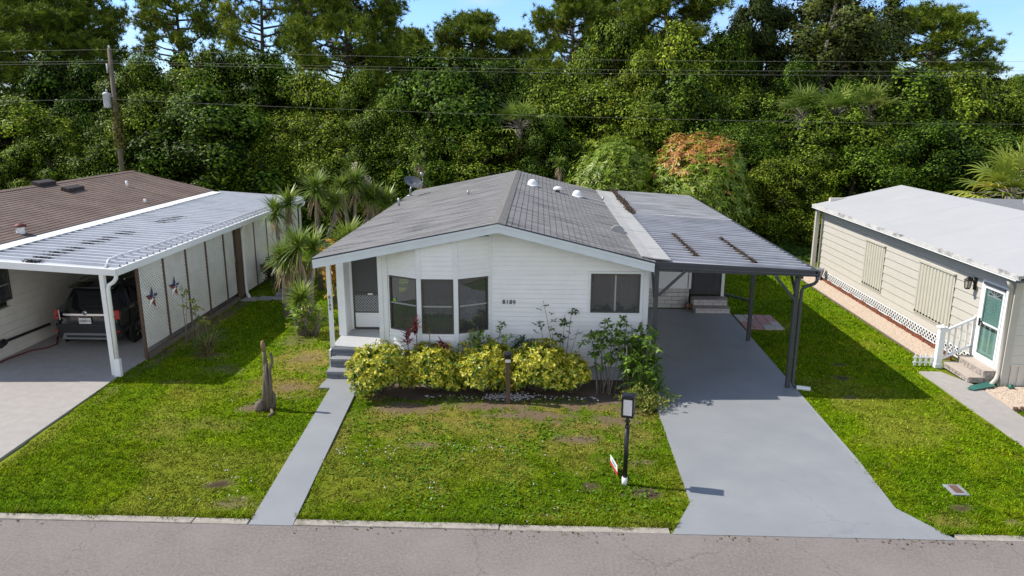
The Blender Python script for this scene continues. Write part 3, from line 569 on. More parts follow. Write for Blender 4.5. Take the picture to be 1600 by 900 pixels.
pw = MB(); pw.box(-4.84, -4.66, 17.05, 17.75, .60, 2.72); pw.box(-4.66, -4.60, 17.58, 17.66, .6, 2.66); pw.box(-4.66, -3.55, 17.60, 17.70, 2.62, 2.86); pw.box(-3.75, -3.55, 17.58, 17.68, .6, 2.62); pw.build('porch_wall', M['trim'], house)
dr = MB()
for b_ in ((-4.60, -4.555, .62, 2.62), (-3.80, -3.75, .62, 2.62), (-4.555, -3.80, 1.485, 1.55), (-4.555, -3.80, 2.56, 2.62), (-4.555, -3.80, 1.03, 1.06), (-4.555, -3.80, .62, .66)): dr.box(b_[0], b_[1], 17.585, 17.62, b_[2], b_[3])
door = dr.build('screen_door', M['wframe'], house)
MB().box(-4.555, -3.80, 17.598, 17.606, 1.55, 2.56).build('screen', mat('insect_screen', (.085, .088, .09), .7, .05, 40), door)
MB().box(-4.555, -3.80, 17.59, 17.61, .66, 1.03).build('kick_panel', M['trim'], door)
lt_ = MB(); z0, z1, x0, x1 = 1.06, 1.485, -4.555, -3.80
def lattice(mb, o, u, n, u1, z1, step, wid, mi=0):
    """crossed slats clipped to the rectangle 0..u1, 0..z1"""
    o, u, n = Vector(o), Vector(u), Vector(n); Zv = Vector((0, 0, 1))
    for layer, sg in ((0, 1), (1, -1)):
        t = -z1
        while t < u1+z1:
            pts = []
            for q in (t, t+wid*1.414):
                if sg > 0: a0, b0 = max(q, 0), min(q+z1, u1); pts.append(((a0, a0-q), (b0, b0-q)))
                else: a0, b0 = max(q-z1+z1-z1, 0) if False else max(q, 0), min(q+z1, u1); pts.append(((a0, z1-(a0-q)), (b0, z1-(b0-q))))
            (p0, p1), (p2, p3) = pts
            if p1[0]-p0[0] > .02 and p3[0]-p2[0] > .02:
                W = lambda p_: o+u*p_[0]+Zv*p_[1]+n*(layer*.006)
                mb.prism([W(p0), W(p1), W(p3), W(p2)], n*.005, mi)
            t += step*1.414
lattice(lt_, (x0, 17.600, z0), (1, 0, 0), (0, -1, 0), x1-x0, z1-z0, .048, .020); lt_.build('lattice_guard', mat('grey_lattice', (.30, .31, .32), .5, .05, 5), door)
MB().box(x0, x1, 17.606, 17.61, z0, z1).build('screen', mat('dark_mesh', (.02, .02, .022), .8, .1, 30), door)
MB().box(-4.22, -4.10, 17.565, 17.584, 1.50, 1.535).build('handle', M['metal_w'], door)
# utility room under the carport
YU = 22.2
ur = MB(); siding(ur, (0, YU, 0), (1, 0, 0), (0, -1, 0), rows_for(2.43, 4.60, .62, 2.72, .21)); ur.box(5.66, 5.70, YU+.1, 29.2, .0, 2.58); ur.box(2.43, 5.66, 29.1, 29.2, 0, 2.55); ur.build('utility_room_wall', M['white'], house)
bk = MB(); bk.box(2.43, 4.66, YU+.015, YU+.10, .0, .62, 1)
def bricks(mb, x0, x1, y, z0, z1, h_, ln, mi=0):
    r = 0; z = z0
    while z < z1-.03:
        x = x0-(ln*.5 if r % 2 else 0)
        while x < x1:
            a, b = max(x, x0)+.007, min(x+ln, x1)-.007
            if b-a > .03: mb.box(a, b, y-.012, y+.03, z+.007, min(z+h_, z1)-.007, mi)
            x += ln
        z += h_; r += 1
bricks(bk, 2.45, 4.66, YU, .0, .62, .125, .42); bk.build('brick_skirt', [M['brick'], M['mortar']], house)
ut = MB(); ut.box(4.62, 4.70, YU-.03, YU+.06, .62, 2.55); ut.box(5.62, 5.71, YU-.03, YU+.1, .0, 2.5); ut.box(4.70, 5.62, YU-.02, YU+.06, 2.44, 2.62); ut.build('door_trim', M['trim'], house)
ud = MB(); ud.box(4.70, 5.62, YU+.01, YU+.05, .44, 2.44); udo = ud.build('utility_door', M['door_dark'], house)
fr_ = MB(); 
for b_ in ((4.78, 4.90, .55, 2.35), (5.42, 5.54, .55, 2.35), (4.90, 5.42, .55, .68), (4.90, 5.42, 1.30, 1.40), (4.90, 5.42, 2.25, 2.35)): fr_.box(b_[0], b_[1], YU-.006, YU+.009, b_[2], b_[3])
fr_.build('door_moulding', M['dark'], udo); MB().box(4.90, 5.42, YU-.002, YU+.008, 1.40, 2.25).build('pane', M['car_glass'], udo)
rs = MB()
for y0, y1, z0, z1, x0, x1 in ((21.52, 22.19, .03, .20, 4.74, 5.76), (21.80, 22.19, .20, .40, 4.72, 5.74)):
    rs.box(x0, x1, y0, y1, z0, z1-.03, 1); bricks(rs, x0, x1, y0-.002, z0, z1-.03, .085, .30); rs.box(x0-.015, x1+.015, y0-.02, y1, z1-.03, z1, 2)
    for k_ in range(2): rs.box(x0-.014, x0+.01, y0+.02, y1-.02, z0+.01+k_*.085, z0+.075+k_*.085)
tag(rs.build('brick_steps', [M['brick'], M['mortar'], M['dirty_slab']]), 'white brick steps with stained treads under the dark back door', 'steps')
# ================================================================= CARPORT
cp = thing('carport', 'charcoal metal carport over the grey driveway, roof of ribbed pans', 'carport', (4.2, 18.8, 0))
def cz(x): return 2.845-(x-2.44)*.062
def pans(mb, x0, x1, y0, y1, zf, pitch=.305, h_=.062):
    prof = []; y = y0
    while y < y1-.01: prof += [(y, 0), (y+.195, 0), (y+.202, h_), (y+.265, h_), (y+.272, 0)]; y += pitch
    n_ = len(prof); xs = np.linspace(x0, x1, 5)
    for top in (0, -.012): mb.add([(x, y_, zf(x)+z_+top) for x in xs for y_, z_ in prof], [(i*n_+j, (i+1)*n_+j, (i+1)*n_+j+1, i*n_+j+1) for i in range(4) for j in range(n_-1)])
rp = MB(); pans(rp, 2.5, 5.86, 15.46, 22.7, cz); ro = rp.build('roof_panel', M['pan'], cp)
fl = MB(); fl.prism([(2.86, 22.72, cz(2.86)+.05), (5.92, 22.72, cz(5.92)+.05), (5.92, 29.35, cz(5.92)+.05), (2.86, 29.35, cz(2.86)+.05)], (0, 0, -.06)); fl.prism([(2.86, 22.66, cz(2.86)+.062), (5.92, 22.66, cz(5.92)+.062), (5.92, 22.74, cz(5.92)+.062), (2.86, 22.74, cz(2.86)+.062)], (0, 0, -.01), 1)
fl.build('flat_roof_panel', [M['pan_dirty'], M['flash_w']], cp)
fs = MB(); ysx = np.linspace(15.44, 28.6, 12)
for i in range(11):
    a, b = ysx[i], ysx[i+1]-.006; fs.prism([(2.20, a, 2.965+.004*(i % 2)), (2.46, a, 2.915+.004*(i % 2)), (2.82, a, 2.885+.004*(i % 2)), (2.82, a, 2.868), (2.46, a, 2.895), (2.20, a, 2.935)], (0, b-a, 0))
fs.build('flashing', M['flash'], cp)
be = MB(); be.prism([(2.45, 15.40, 2.85), (5.90, 15.40, cz(5.9)+.055), (5.90, 15.40, cz(5.9)-.08), (2.45, 15.40, 2.64)], (0, .06, 0)); be.prism([(2.45, 15.37, 2.74), (5.90, 15.37, cz(5.9)-.02), (5.90, 15.37, cz(5.9)-.05), (2.45, 15.37, 2.71)], (0, .03, 0)); be.build('front_beam', M['dark'], cp, bevel=.006)
gu = MB(); gu.box(5.86, 5.96, 15.40, 22.9, cz(5.9)-.07, cz(5.9)+.045); gu.box(5.92, 5.97, 22.9, 29.35, cz(5.9)-.06, cz(5.9)+.05); gu.build('gutter', M['dark'], cp, bevel=.006)
sb = MB(); sb.box(5.52, 5.62, 15.42, 22.1, 2.50, 2.60); sb.build('side_beam', M['dark'], cp)
for x, y in ((5.53, 15.50), (5.59, 18.88), (2.535, 15.45)):
    MB().box(x-.045, x+.045, y-.045, y+.045, .0, (2.52 if x > 4 else 2.66)).build('post', M['dark'], cp, bevel=.006)
for a, b in (((5.51, 15.44, 2.02), (5.0, 15.36, 2.58)), ((5.55, 15.55, 2.10), (5.57, 16.15, 2.56)), ((2.58, 15.36, 2.12), (3.12, 15.36, 2.66)), ((2.45, 15.60, 2.72), (2.50, 15.46, 2.05))): MB().beam(a, b, .05).build('brace', M['dark'], cp)
MB().tube([(5.90, 15.40, 2.56), (5.90, 15.40, 2.46), (5.86, 15.42, 2.40), (5.68, 15.48, 2.31), (5.635, 15.49, 2.24), (5.635, 15.49, .14), (5.66, 15.46, .07), (5.74, 15.40, .045)], .036, 10).build('downspout', M['dark'], cp, True)
tag(MB().tube([(5.70, 15.42, .055), (5.98, 15.36, .045)], .05, 10).build('drain_pipe', M['metal_w']), 'short white drain pipe at the foot of the front charcoal post', 'drain pipe')
def litter(x, y0, y1, wd, zf, name_l, n_):
    P = NP(); y = rng.uniform(y0, y1, n_); xx = x+rng.normal(0, wd, n_)*(.5+vnoise(y, y*0, 1.7))+.02*(vnoise(y, y*0+9, .8)-.5); z = zf(xx)+rng.uniform(.01, .066, n_)
    leaves(P, np.stack([xx, y, z], 1), unit(np.stack([rng.normal(0, .5, n_), rng.normal(0, .5, n_), np.ones(n_)], 1)), .07, .6, np.array([.115, .085, .070])*rng.uniform(.4, 1.4, (n_, 1)))
    return tag(new_obj('leaf_litter', P.mesh('leaf_litter', M['dead'])), name_l, 'leaf litter', kind='stuff')
litter(3.50, 16.1, 19.1, .026, lambda x: cz(x)+.01, 'brown leaf litter line on the carport pans nearer the house', 1500)
litter(4.69, 15.75, 18.95, .026, lambda x: cz(x)+.01, 'brown leaf litter line on the carport pans nearer the right edge', 1500)
litter(2.88, 22.5, 29.2, .05, lambda x: cz(x)+.055, 'brown leaves lodged along the flashing of the flat rear roof', 2600)
# ================================================================= LEFT NEIGHBOUR
nh = thing('mobile_home', 'mobile home with brown shingle roof behind a white carport', 'house', (-15, 21, 0))
nw = MB(); 
for r in range(13 if True else 0):
    z = .02+r*.2
    nw.box(-13.20, -13.05, 15.7, 16.48, z, z+.194); nw.box(-13.20, -13.05, 17.22, 28.6, z, z+.194)
    if z+.194 < 1.36 or z > 2.16: nw.box(-13.20, -13.05, 16.48, 17.22, z, z+.194)
nw.box(-13.19, -13.06, 15.71, 16.479, 0, 2.62); nw.box(-13.19, -13.06, 17.221, 28.6, 0, 2.62); nw.box(-18, -13.2, 28.5, 28.6, 0, 2.7); nw.build('block_wall', M['block'], nh)
window(nh, (-13.05, 16.48, 0), (0, 1, 0), (1, 0, 0), (0, .74, 1.39, 2.17))
rmb = MB(); rmb.box(-14.6, -14.5, 15.75, 19, .8, 2.6); rmb.box(-14.5, -13.2, 15.75, 19, .8, .85); rmb.box(-14.5, -13.2, 18.9, 19, .85, 2.6); rmb.box(-14.5, -13.2, 15.75, 15.8, .85, 2.6); rmb.build('room', M['interior'], nh)
bx0, bz0, bx1, bz1 = -12.9, 2.81, -16.1, 3.57
un = MB(); un.prism([(bx0, 15.6, bz0-.03), (bx1, 15.6, bz1-.04), (-19.3, 15.6, 2.81), (-19.3, 15.6, 2.75), (bx1, 15.6, bz1-.1), (bx0, 15.6, bz0-.1)], (0, 13.2, 0)); nroof = un.build('roof', M['dark'], nh)
ysn = np.linspace(15.57, 28.85, 20); sg0 = lambda t, y: .006*math.sin(y*2+t*5)*math.sin(math.pi*t)
slope(bx0+.03, bz0, bx1, bz1, 22, '', None, ysn, sg0).build('right_slope', M['shingle2'], nroof); slope(-19.3, 2.81, bx1, bz1, 18, '', None, ysn, sg0).build('left_slope', M['shingle2'], nroof)
rc = MB()
for i in range(40):
    y = 15.57+i*13.28/40; rc.prism([(bx1-.15, y, bz1-.015), (bx1, y, bz1+.024), (bx1+.15, y, bz1-.012), (bx1+.15, y, bz1-.025), (bx1-.15, y, bz1-.03)], (0, 13.28/40-.006, 0))
rc.build('ridge_cap', M['shingle2'], nroof); MB().box(-12.93, -12.885, 15.6, 28.8, 2.72, 2.83).build('drip_edge', M['dark'], nroof)
def rz(x): return bz0+(x-bx0)*(bz1-bz0)/(bx1-bx0)
for x, y in ((-15.25, 23.6), (-16.05, 23.4)):
    z = rz(x); m = MB(); m.prism([(x-.14, y-.42, z-.05), (x+.16, y-.42, z-.05), (x+.16, y-.42, z+.10), (x-.10, y-.42, z+.17)], (0, .84, 0)); m.build('roof_vent', mat('dark_brown_metal', (.05, .038, .033), .6, .2, 6), nroof, bevel=.02)
for x, y, h_ in ((-14.77, 26.0, .2), (-13.25, 24.3, .12)): MB().tube([(x, y, rz(x)-.02), (x, y, rz(x)+h_)], .045, 10).build('vent_pipe', M['metal_w'], nroof, True)
MB().prism([(-14.6, 26.0, rz(-14.6)+.016), (-13.5, 26.0, rz(-13.5)+.016), (-13.5, 26.07, rz(-13.5)+.016), (-14.6, 26.07, rz(-14.6)+.016)], (0, 0, .006)).build('patch_strip', mat('tan_patch', (.27, .20, .16), .8, .15, 6), nroof)
ch_ = MB(); x, y = -13.2, 18.1; ch_.lathe([(.10, -.05), (.10, .16)], (x, y, rz(x)), k=14); ch_.lathe([(.15, .17), (.15, .20), (.06, .25), (0, .26)], (x, y, rz(x)), k=16, mi=1); ch_.lathe([(0, .17), (.15, .17)], (x, y, rz(x)), k=16, mi=1); ch_.build('flue_cap', [M['metal_w'], M['barn_red']], nroof, True)
nc = thing('carport', 'white carport on the left with ribbed white roof and lattice side', 'carport', (-10.8, 21, 0))
def nz_(x): return 2.72-(x+12.8)*.0643
np_ = MB(); pans(np_, -12.75, -9.42, 15.66, 28.9, nz_, .298, .066); np_.build('roof_panel', M['pan_white'], nc)
fs = MB()
for i in range(7):
    a = 15.68+i*1.85; b = min(a+1.845, 28.6); fs.prism([(-12.86, a, nz_(-12.86)+.085), (-12.50, a, nz_(-12.50)+.078+.003*(i % 2)), (-12.50, a, nz_(-12.50)+.064), (-12.86, a, nz_(-12.86)+.064)], (0, b-a, 0))
fs.build('flashing', M['flash_w'], nc)
be = MB(); be.prism([(-16, 15.58, 2.80), (-12.9, 15.58, 2.735), (-9.36, 15.58, 2.52), (-9.36, 15.58, 2.37), (-12.9, 15.58, 2.57), (-16, 15.58, 2.60)], (0, .075, 0)); be.box(-9.42, -9.345, 15.66, 28.95, 2.36, 2.52)
be.build('fascia_beam', M['metal_w'], nc, bevel=.008)
MB().tube([(-9.66, 15.74, 2.53), (-9.85, 16.2, 2.61), (-9.88, 16.7, 2.62), (-9.78, 17.7, 2.615), (-9.63, 22.4, 2.605), (-9.58, 28.6, 2.60)], .026, 8).build('roof_pipe', M['metal_w'], nc, True)
MB().box(-9.76, -9.655, 15.60, 15.70, .02, 2.42).build('post', M['metal_w'], nc, bevel=.006)
MB().tube([(-9.40, 15.66, 2.40), (-9.40, 15.65, 2.30), (-9.46, 15.64, 2.22), (-9.57, 15.63, 2.15), (-9.60, 15.63, 2.05), (-9.60, 15.63, .40)], .045, 10).build('downspout', M['metal_w'], nc, True)
MB().prism([(-9.655, 15.58, .42), (-9.535, 15.58, .42), (-9.50, 15.52, .02), (-9.66, 15.52, .02)], (0, .10, 0)).build('downspout_shoe', M['metal_w'], nc, bevel=.01)
for k_ in range(5):
    y0 = 16.80+k_*1.22; lp = MB(); ln = 1.15 if k_ < 4 else .70
    lattice(lp, (-9.575, y0+.035, .26), (0, 1, 0), (1, 0, 0), ln, 2.10, .072, .042); lp.build('lattice_panel', M['lattice'], nc)
    MB().box(-9.60, -9.54, y0-.035, y0+.03, .02, 2.38).build('lattice_batten', M['wood'], nc)
MB().box(-9.60, -9.53, 22.56, 22.96, .05, 2.38).build('gate_board', M['wood'], nc); MB().box(-9.52, -9.50, 22.46, 22.6, 1.22, 1.26).build('gate_latch', M['black'], nc)
lb = MB(); lb.box(-9.63, -9.52, 16.85, 22.5, -.05, .12); lb.build('sill_board', M['wood_grey'], nc)
for k_ in range(5):
    y0 = 23.0+k_*1.16; MB().box(-9.62, -9.58, y0+.03, y0+1.13, .12, 2.36).build('wall_panel', M['wall_white'], nc)
    if k_: MB().box(-9.615, -9.565, y0-.03, y0+.03, .05, 2.36).build('panel_batten', M['wood'], nc)
MB().tube([(-9.46, 23.06, 2.40), (-9.47, 23.06, 2.28), (-9.53, 23.05, 2.20), (-9.54, 23.05, .35), (-9.48, 22.95, .14), (-9.32, 22.72, .05)], .05, 10).build('downspout', M['metal_w'], nc, True)
MB().tube([(-9.30, 28.85, 2.40), (-9.34, 28.85, 2.28), (-9.5, 28.85, 2.18), (-9.53, 28.85, .2)], .045, 10).build('downspout', M['metal_w'], nc, True)
MB().box(-13.0, -9.65, 28.7, 28.78, 0, 2.45).build('rear_wall', M['wall_white'], nc)
P = NP()
for y in (15.73, 15.98, 16.27, 16.56, 16.86, 17.13, 17.73, 18.01, 18.33, 18.61, 19.2, 19.46, 19.77, 21.5, 21.81, 22.08, 22.41, 22.68):
    yc = 15.66+max(0, round((y-15.76)/.298))*.298+.10; n_ = 110; xx = rng.normal(-11.34+rng.normal(0, .03), .10, n_)
    leaves(P, np.stack([xx, yc+rng.uniform(-.06, .10, n_), nz_(xx)+rng.uniform(.0, .05, n_)], 1), unit(np.stack([rng.normal(0, .4, n_), rng.normal(0, .4, n_), np.ones(n_)], 1)), .06, .6, np.array([.022, .019, .017])*rng.uniform(.4, 1.8, (n_, 1)))
tag(new_obj('leaf_litter', P.mesh('leaf_litter', M['dead'])), 'dark leaf litter caught between ribs of the white carport roof', 'leaf litter', kind='stuff')
# stars on the lattice
def star(y, z, label):
    s = MB(); c = Vector((-9.545, y, z)); r0, r1 = .30, .115
    P5 = [c+Vector((0, math.sin(a)*r, math.cos(a)*r)) for a, r in ((math.pi*k/5+.10, r0 if k % 2 == 0 else r1) for k in range(10))]
    ct = c+Vector((.05, 0, 0)); cols = {0: 0, 9: 0, 1: 0, 8: 0, 2: 0, 7: 0, 3: 1, 6: 1, 4: 2, 5: 2}
    seg = [0, 0, 0, 1, 1, 3, 2, 1, 0, 0] 
    t = thing('wall_star', label, 'star', tuple(c), 'patriotic stars on the lattice')
    mbs = {}
    for k in range(10): mbs.setdefault(seg[k], MB()).add([ct, P5[k], P5[(k+1) % 10], c], [(0, 1, 2), (3, 2, 1)])
    names = {0: ('blue_points', M['blue']), 1: ('red_stripe', M['red_star']), 2: ('white_stripe', M['metal_w']), 3: ('red_point', M['red_star'])}
    for q, mb in mbs.items(): mb.build(names[q][0], names[q][1], t)
    d = MB()
    for dz, dy in ((.16, .01), (.09, .0), (.02, -.06), (.03, .06), (.05, .0)): d.lathe([(0, .012), (.014, .012), (.014, 0)], (c.x+.035, c.y+dy, c.z+dz), 'x', 6)
    d.build('painted_dots', M['metal_w'], t)
M['red_star'] = mat('dull_red', (.25, .05, .035), .6, .2, 9)
star(17.31, 1.42, 'metal star in navy, red and white hanging nearest the carport opening'); star(18.46, 1.42, 'metal star in navy, red and white on the second lattice panel')
# things in the left carport
pl_ = MB(); pl_.tube([(-12.98, 16.60, .45), (-12.98, 18.35, .40)], .035, 8); pl_.tube([(-12.96, 16.45, .42), (-12.96, 16.62, .46)], .09, 10); tag(pl_.build('pole', M['black']), 'black pole resting low along the white block wall', 'pole')
hp = [(-12.92, 15.6, .05), (-12.9, 16.6, .045), (-12.75, 17.2, .045), (-12.5, 17.45, .045), (-12.45, 17.75, .045), (-12.8, 18.3, .045), (-12.85, 19.0, .045)]
tag(MB().tube(hp, .02, 6).build('garden_hose', M['hose'], None, True), 'dull red garden hose lying on the concrete beside the parked car', 'hose')
for x, y, s, g_l in ((-9.25, 22.62, .30, 'leftmost pale stepping stone by the gate board'), (-8.80, 22.74, .30, 'middle pale stepping stone in front of the gate board'), (-8.32, 22.80, .28, 'stepping stone at the near end of the slabs leading back'), (-8.42, 23.35, .30, 'stepping stone just behind the near end of the slabs'), (-8.50, 24.0, .30, 'farthest pale stepping stone towards the yuccas')):
    a = rng.uniform(-.2, .2); m = MB(); m.prism([(x+s*math.cos(a+q)*1.2, y+s*math.sin(a+q)*1.1, .0) for q in (.8, 2.35, 3.95, 5.5)], (0, 0, .035)); tag(m.build('stepping_stone', M['concrete'], bevel=.01), g_l, 'stepping stone', 'stepping stones by the gate')
# car
car = thing('parked_car', 'black crossover car parked inside the left carport, rear facing out', 'car', (-11.43, 19.6, 0))
CX, CY = -11.43, 17.50
stn = [  # y, z bottom, half width low, half width belt, z belt, half width roof, z roof
 (.00, .42, .70, .72, .88, .62, .93), (.05, .30, .84, .84, .95, .66, 1.02), (.16, .24, .89, .88, 1.00, .66, 1.14), (.36, .22, .90, .895, 1.02, .65, 1.36), (.56, .22, .905, .90, 1.02, .63, 1.54), (.80, .22, .905, .90, 1.02, .63, 1.59),
 (1.6, .22, .90, .895, 1.00, .64, 1.62), (2.4, .22, .90, .89, .98, .63, 1.58), (2.75, .22, .90, .88, .97, .60, 1.46), (3.15, .22, .90, .86, .96, .58, 1.05), (3.7, .22, .89, .82, .90, .50, .95), (4.05, .25, .84, .74, .80, .40, .86), (4.22, .35, .66, .60, .66, .30, .72)]
cb = MB(); rings = []
for y, zb, wl, wb, zt, wr_, zr in stn:
    h_ = [(0, zb), (wl*.8, zb), (wl, zb+.14), (wl+.012, zb+(zt-zb)*.55), (wb, zt), (wb-.03, zt+.03), (wr_+.03, zr-.10), (wr_-.06, zr-.02), (wr_*.5, zr), (0, zr+.005)]
    rings.append([(CX+p, CY+y, q) for p, q in h_]+[(CX-p, CY+y, q) for p, q in h_[-2:0:-1]])
k_ = len(rings[0]); cb.add([p for r_ in rings for p in r_], [(i*k_+j, i*k_+(j+1) % k_, (i+1)*k_+(j+1) % k_, (i+1)*k_+j) for i in range(len(rings)-1) for j in range(k_)]+[tuple(range(k_)), tuple((len(rings)-1)*k_+j for j in range(k_))])
cbo = cb.build('body', M['car'], car, True); ss = cbo.modifiers.new('smooth', 'SUBSURF'); ss.levels = ss.render_levels = 2
rw = MB(); rw.prism([(CX-.60, CY+.165, 1.08), (CX+.60, CY+.165, 1.08), (CX+.53, CY+.475, 1.47), (CX-.53, CY+.475, 1.47)], (0, -.012, .006)); rw.build('rear_window', M['car_glass'], car, bevel=.004)
sp_ = MB(); sp_.prism([(CX-.60, CY+.38, 1.535), (CX+.60, CY+.38, 1.535), (CX+.58, CY+.75, 1.60), (CX-.58, CY+.75, 1.60)], (0, 0, -.035)); sp_.build('roof_spoiler', M['car'], car, bevel=.012)
for s in (-1, 1):
    sw = MB(); sw.prism([(CX+s*.858, CY+.62, 1.06), (CX+s*.875, CY+2.55, 1.03), (CX+s*.68, CY+2.35, 1.46), (CX+s*.69, CY+.85, 1.49)], (s*.012, 0, 0)); sw.build('side_window', M['car_glass'], car)
    MB().beam((CX+s*.865, CY+.6, 1.045), (CX+s*.88, CY+2.6, 1.015), .02, mi=0).build('chrome_strip', M['chrome'], car)
    MB().tube([(CX+s*.60, CY+.9, 1.64), (CX+s*.60, CY+2.3, 1.63)], .016, 6).build('roof_rail', M['chrome'], car)
    tl = MB(); tl.prism([(CX+s*.665, CY+.015, .79), (CX+s*.85, CY+.075, .79), (CX+s*.845, CY+.10, 1.02), (CX+s*.69, CY+.04, 1.03)], (0, -.035, 0)); tlo = tl.build('taillight', M['redlens'], car, bevel=.018)
    tb = MB(); tb.tube([(CX+s*.655, CY-.015, .78), (CX+s*.675, CY+.005, 1.04)], .013, 6); tb.build('chrome_trim', M['chrome'], tlo)
    MB().box(CX+s*.74-.09, CX+s*.74+.09, CY+.0, CY+.03, .46, .50).build('reflector', M['redlens'], car)
bm2 = MB(); bm2.prism([(CX-.86, CY+.10, .28), (CX-.72, CY-.03, .28), (CX+.72, CY-.03, .28), (CX+.86, CY+.10, .28), (CX+.86, CY+.25, .28), (CX-.86, CY+.25, .28)], (0, 0, .40)); bm2.build('bumper', M['car_plastic'], car, bevel=.05)
b3 = MB(); b3.prism([(CX-.66, CY-.05, .27), (CX+.66, CY-.05, .27), (CX+.58, CY-.05, .44), (CX-.58, CY-.05, .44)], (0, .05, 0)); b3.build('skid_plate', M['car_trim'], car, bevel=.015); MB().box(CX-.52, CX+.52, CY-.056, CY-.045, .33, .385).build('bumper_vent', M['car_plastic'], car)
MB().beam((CX-.56, CY-.0, .915), (CX+.56, CY-.0, .915), .03, .05).build('tailgate_bar', M['chrome'], car)
pt = MB(); pt.box(CX-.155, CX+.155, CY-.045, CY-.03, .69, .84); pto = pt.build('number_plate', M['plate'], car); text('plate_lettering', 'IIBM74', .10, pto, (CX, CY-.047, .755), (R(90), 0, 0), M['blue'], .001); text('plate_lettering', 'FLORIDA', .026, pto, (CX, CY-.047, .822), (R(90), 0, 0), M['red'], .001); MB().lathe([(0, -.0475), (.022, -.0475), (.022, -.045)], (CX, CY, .757), 'y', 10).build('plate_emblem', M['orange'], pto)
eb = MB(); eb.lathe([(0, -.035), (.05, -.035), (.06, -.02), (.06, .05)], (CX, CY, .965), 'y', 20); ebo = eb.build('badge', M['chrome'], car, True); MB().lathe([(0, -.037), (.04, -.037), (.042, -.034)], (CX, CY, .965), 'y', 20).build('badge_centre', M['car_trim'], ebo)
MB().beam((CX-.03, CY+.10, 1.09), (CX+.28, CY+.125, 1.12), .016).build('wiper', M['car_plastic'], car)
for s in (-1, 1):
    for y in (.78, 3.35):
        c_ = (CX+s*.80, CY+y, .33); wh = MB(); wh.lathe([(.20, -.10), (.30, -.11), (.335, -.08), (.335, .08), (.30, .11), (.20, .10)], c_, 'x', 28); who = wh.build('wheel', M['tyre'], car, True)
        rm_ = MB(); rm_.lathe([(.215, s*.09), (.205, s*.105), (.195, s*.06), (0, s*.055)], c_, 'x', 28, 1)
        for q in range(5):
            a = 2*math.pi*q/5+.3
            for da in (-.16, .16): rm_.beam((c_[0]+s*.098, c_[1]+.03*math.cos(a), c_[2]+.03*math.sin(a)), (c_[0]+s*.098, c_[1]+.20*math.cos(a+da), c_[2]+.20*math.sin(a+da)), .02, .028)
        rm_.build('rim', [M['chrome'], M['car_plastic']], who)
        ar = MB(); ar.lathe([(.36, -.02), (.43, -.02), (.43, .02), (.36, .02)], (CX+s*.895, CY+y, .34), 'x', 28); ar.build('wheel_arch', M['car_plastic'], car, True)
# ================================================================= RIGHT NEIGHBOUR
rh = thing('mobile_home', 'cream lap-sided mobile home with a low white roof and seafoam door', 'house', (13, 21, 0))
WX = 10.33
cw = MB(); Dh = (16.05, 16.87, .36, 2.16)
# siding is laid out along +y with its face towards -x
siding(cw, (WX, 0, 0), (0, 1, 0), (-1, 0, 0), rows_for(15.95, 26.95, .33, 2.55, .232, [Dh]), lap_out=.024); cw.build('side_wall', M['cream'], rh)
fw = MB(); siding(fw, (0, 15.84, 0), (1, 0, 0), (0, -1, 0), rows_for(10.45, 15.7, .50, 2.62, .232), lap_out=.024); fw.build('front_wall', M['shaded_side'], rh); MB().box(10.45, 15.7, 26.8, 26.95, 0, 2.9).build('rear_wall', M['shaded_side'], rh)
MB().box(WX-.03, WX+.12, 15.80, 15.95, .0, 2.55).build('corner_trim', M['cream'], rh); MB().box(WX-.03, WX+.1, 26.90, 27.0, .0, 2.55).build('corner_trim', M['cream'], rh)
MB().prism([(10.40, 15.86, 2.55), (15.7, 15.86, 2.55), (15.7, 15.86, 2.70), (13.0, 15.86, 3.27), (10.40, 15.86, 2.67)], (0, .06, 0)).build('gable', M['shaded_side'], rh); MB().box(15.6, 15.7, 15.95, 26.8, 0, 2.6).build('outer_wall', M['cream'], rh)
fsk = MB(); fsk.box(10.46, 15.7, 15.845, 15.9, 0, .5)
for i in range(30): fsk.box(10.5+i*.17, 10.6+i*.17, 15.825, 15.845, 0, .47)
fsk.box(10.46, 15.7, 15.80, 15.85, .47, .52); fsk.build('skirting', M['shaded_side'], rh)
ls = MB(); 
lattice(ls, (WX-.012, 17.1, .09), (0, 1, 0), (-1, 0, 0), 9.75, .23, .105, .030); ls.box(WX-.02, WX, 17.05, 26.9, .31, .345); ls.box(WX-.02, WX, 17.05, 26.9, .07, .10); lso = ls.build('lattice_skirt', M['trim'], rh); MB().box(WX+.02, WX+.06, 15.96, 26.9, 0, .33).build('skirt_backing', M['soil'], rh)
wr2 = MB(); zE, zR2, xE, xR2 = 2.65, 3.36, 9.98, 13.0
wr2.prism([(xE, 15.2, zE), (xR2, 15.2, zR2), (xR2, 15.2, zR2-.08), (xE, 15.2, zE-.06)], (0, 11.85, 0)); wr2.prism([(xR2, 15.2, zR2), (16.2, 15.2, 2.72), (16.2, 15.2, 2.64), (xR2, 15.2, zR2-.08)], (0, 11.85, 0))
for y in (17.2, 19.6, 22.1, 24.6): wr2.prism([(xE+.01, y, zE+.003), (xR2, y, zR2+.003), (xR2, y, zR2-.01), (xE+.01, y, zE-.01)], (0, .03, 0))
wro = wr2.build('roof', M['white_roof'], rh)
ed = MB(); ed.box(9.93, 9.977, 15.2, 27.1, 2.555, 2.655); ed.build('roof_edge', mat('stained_edge', (.52, .51, .49), .7, .1, 6, stain=(.10, .095, .09), sscale=4, sramp=(.52, .7), stretch=(1, .5, 1)), wro)
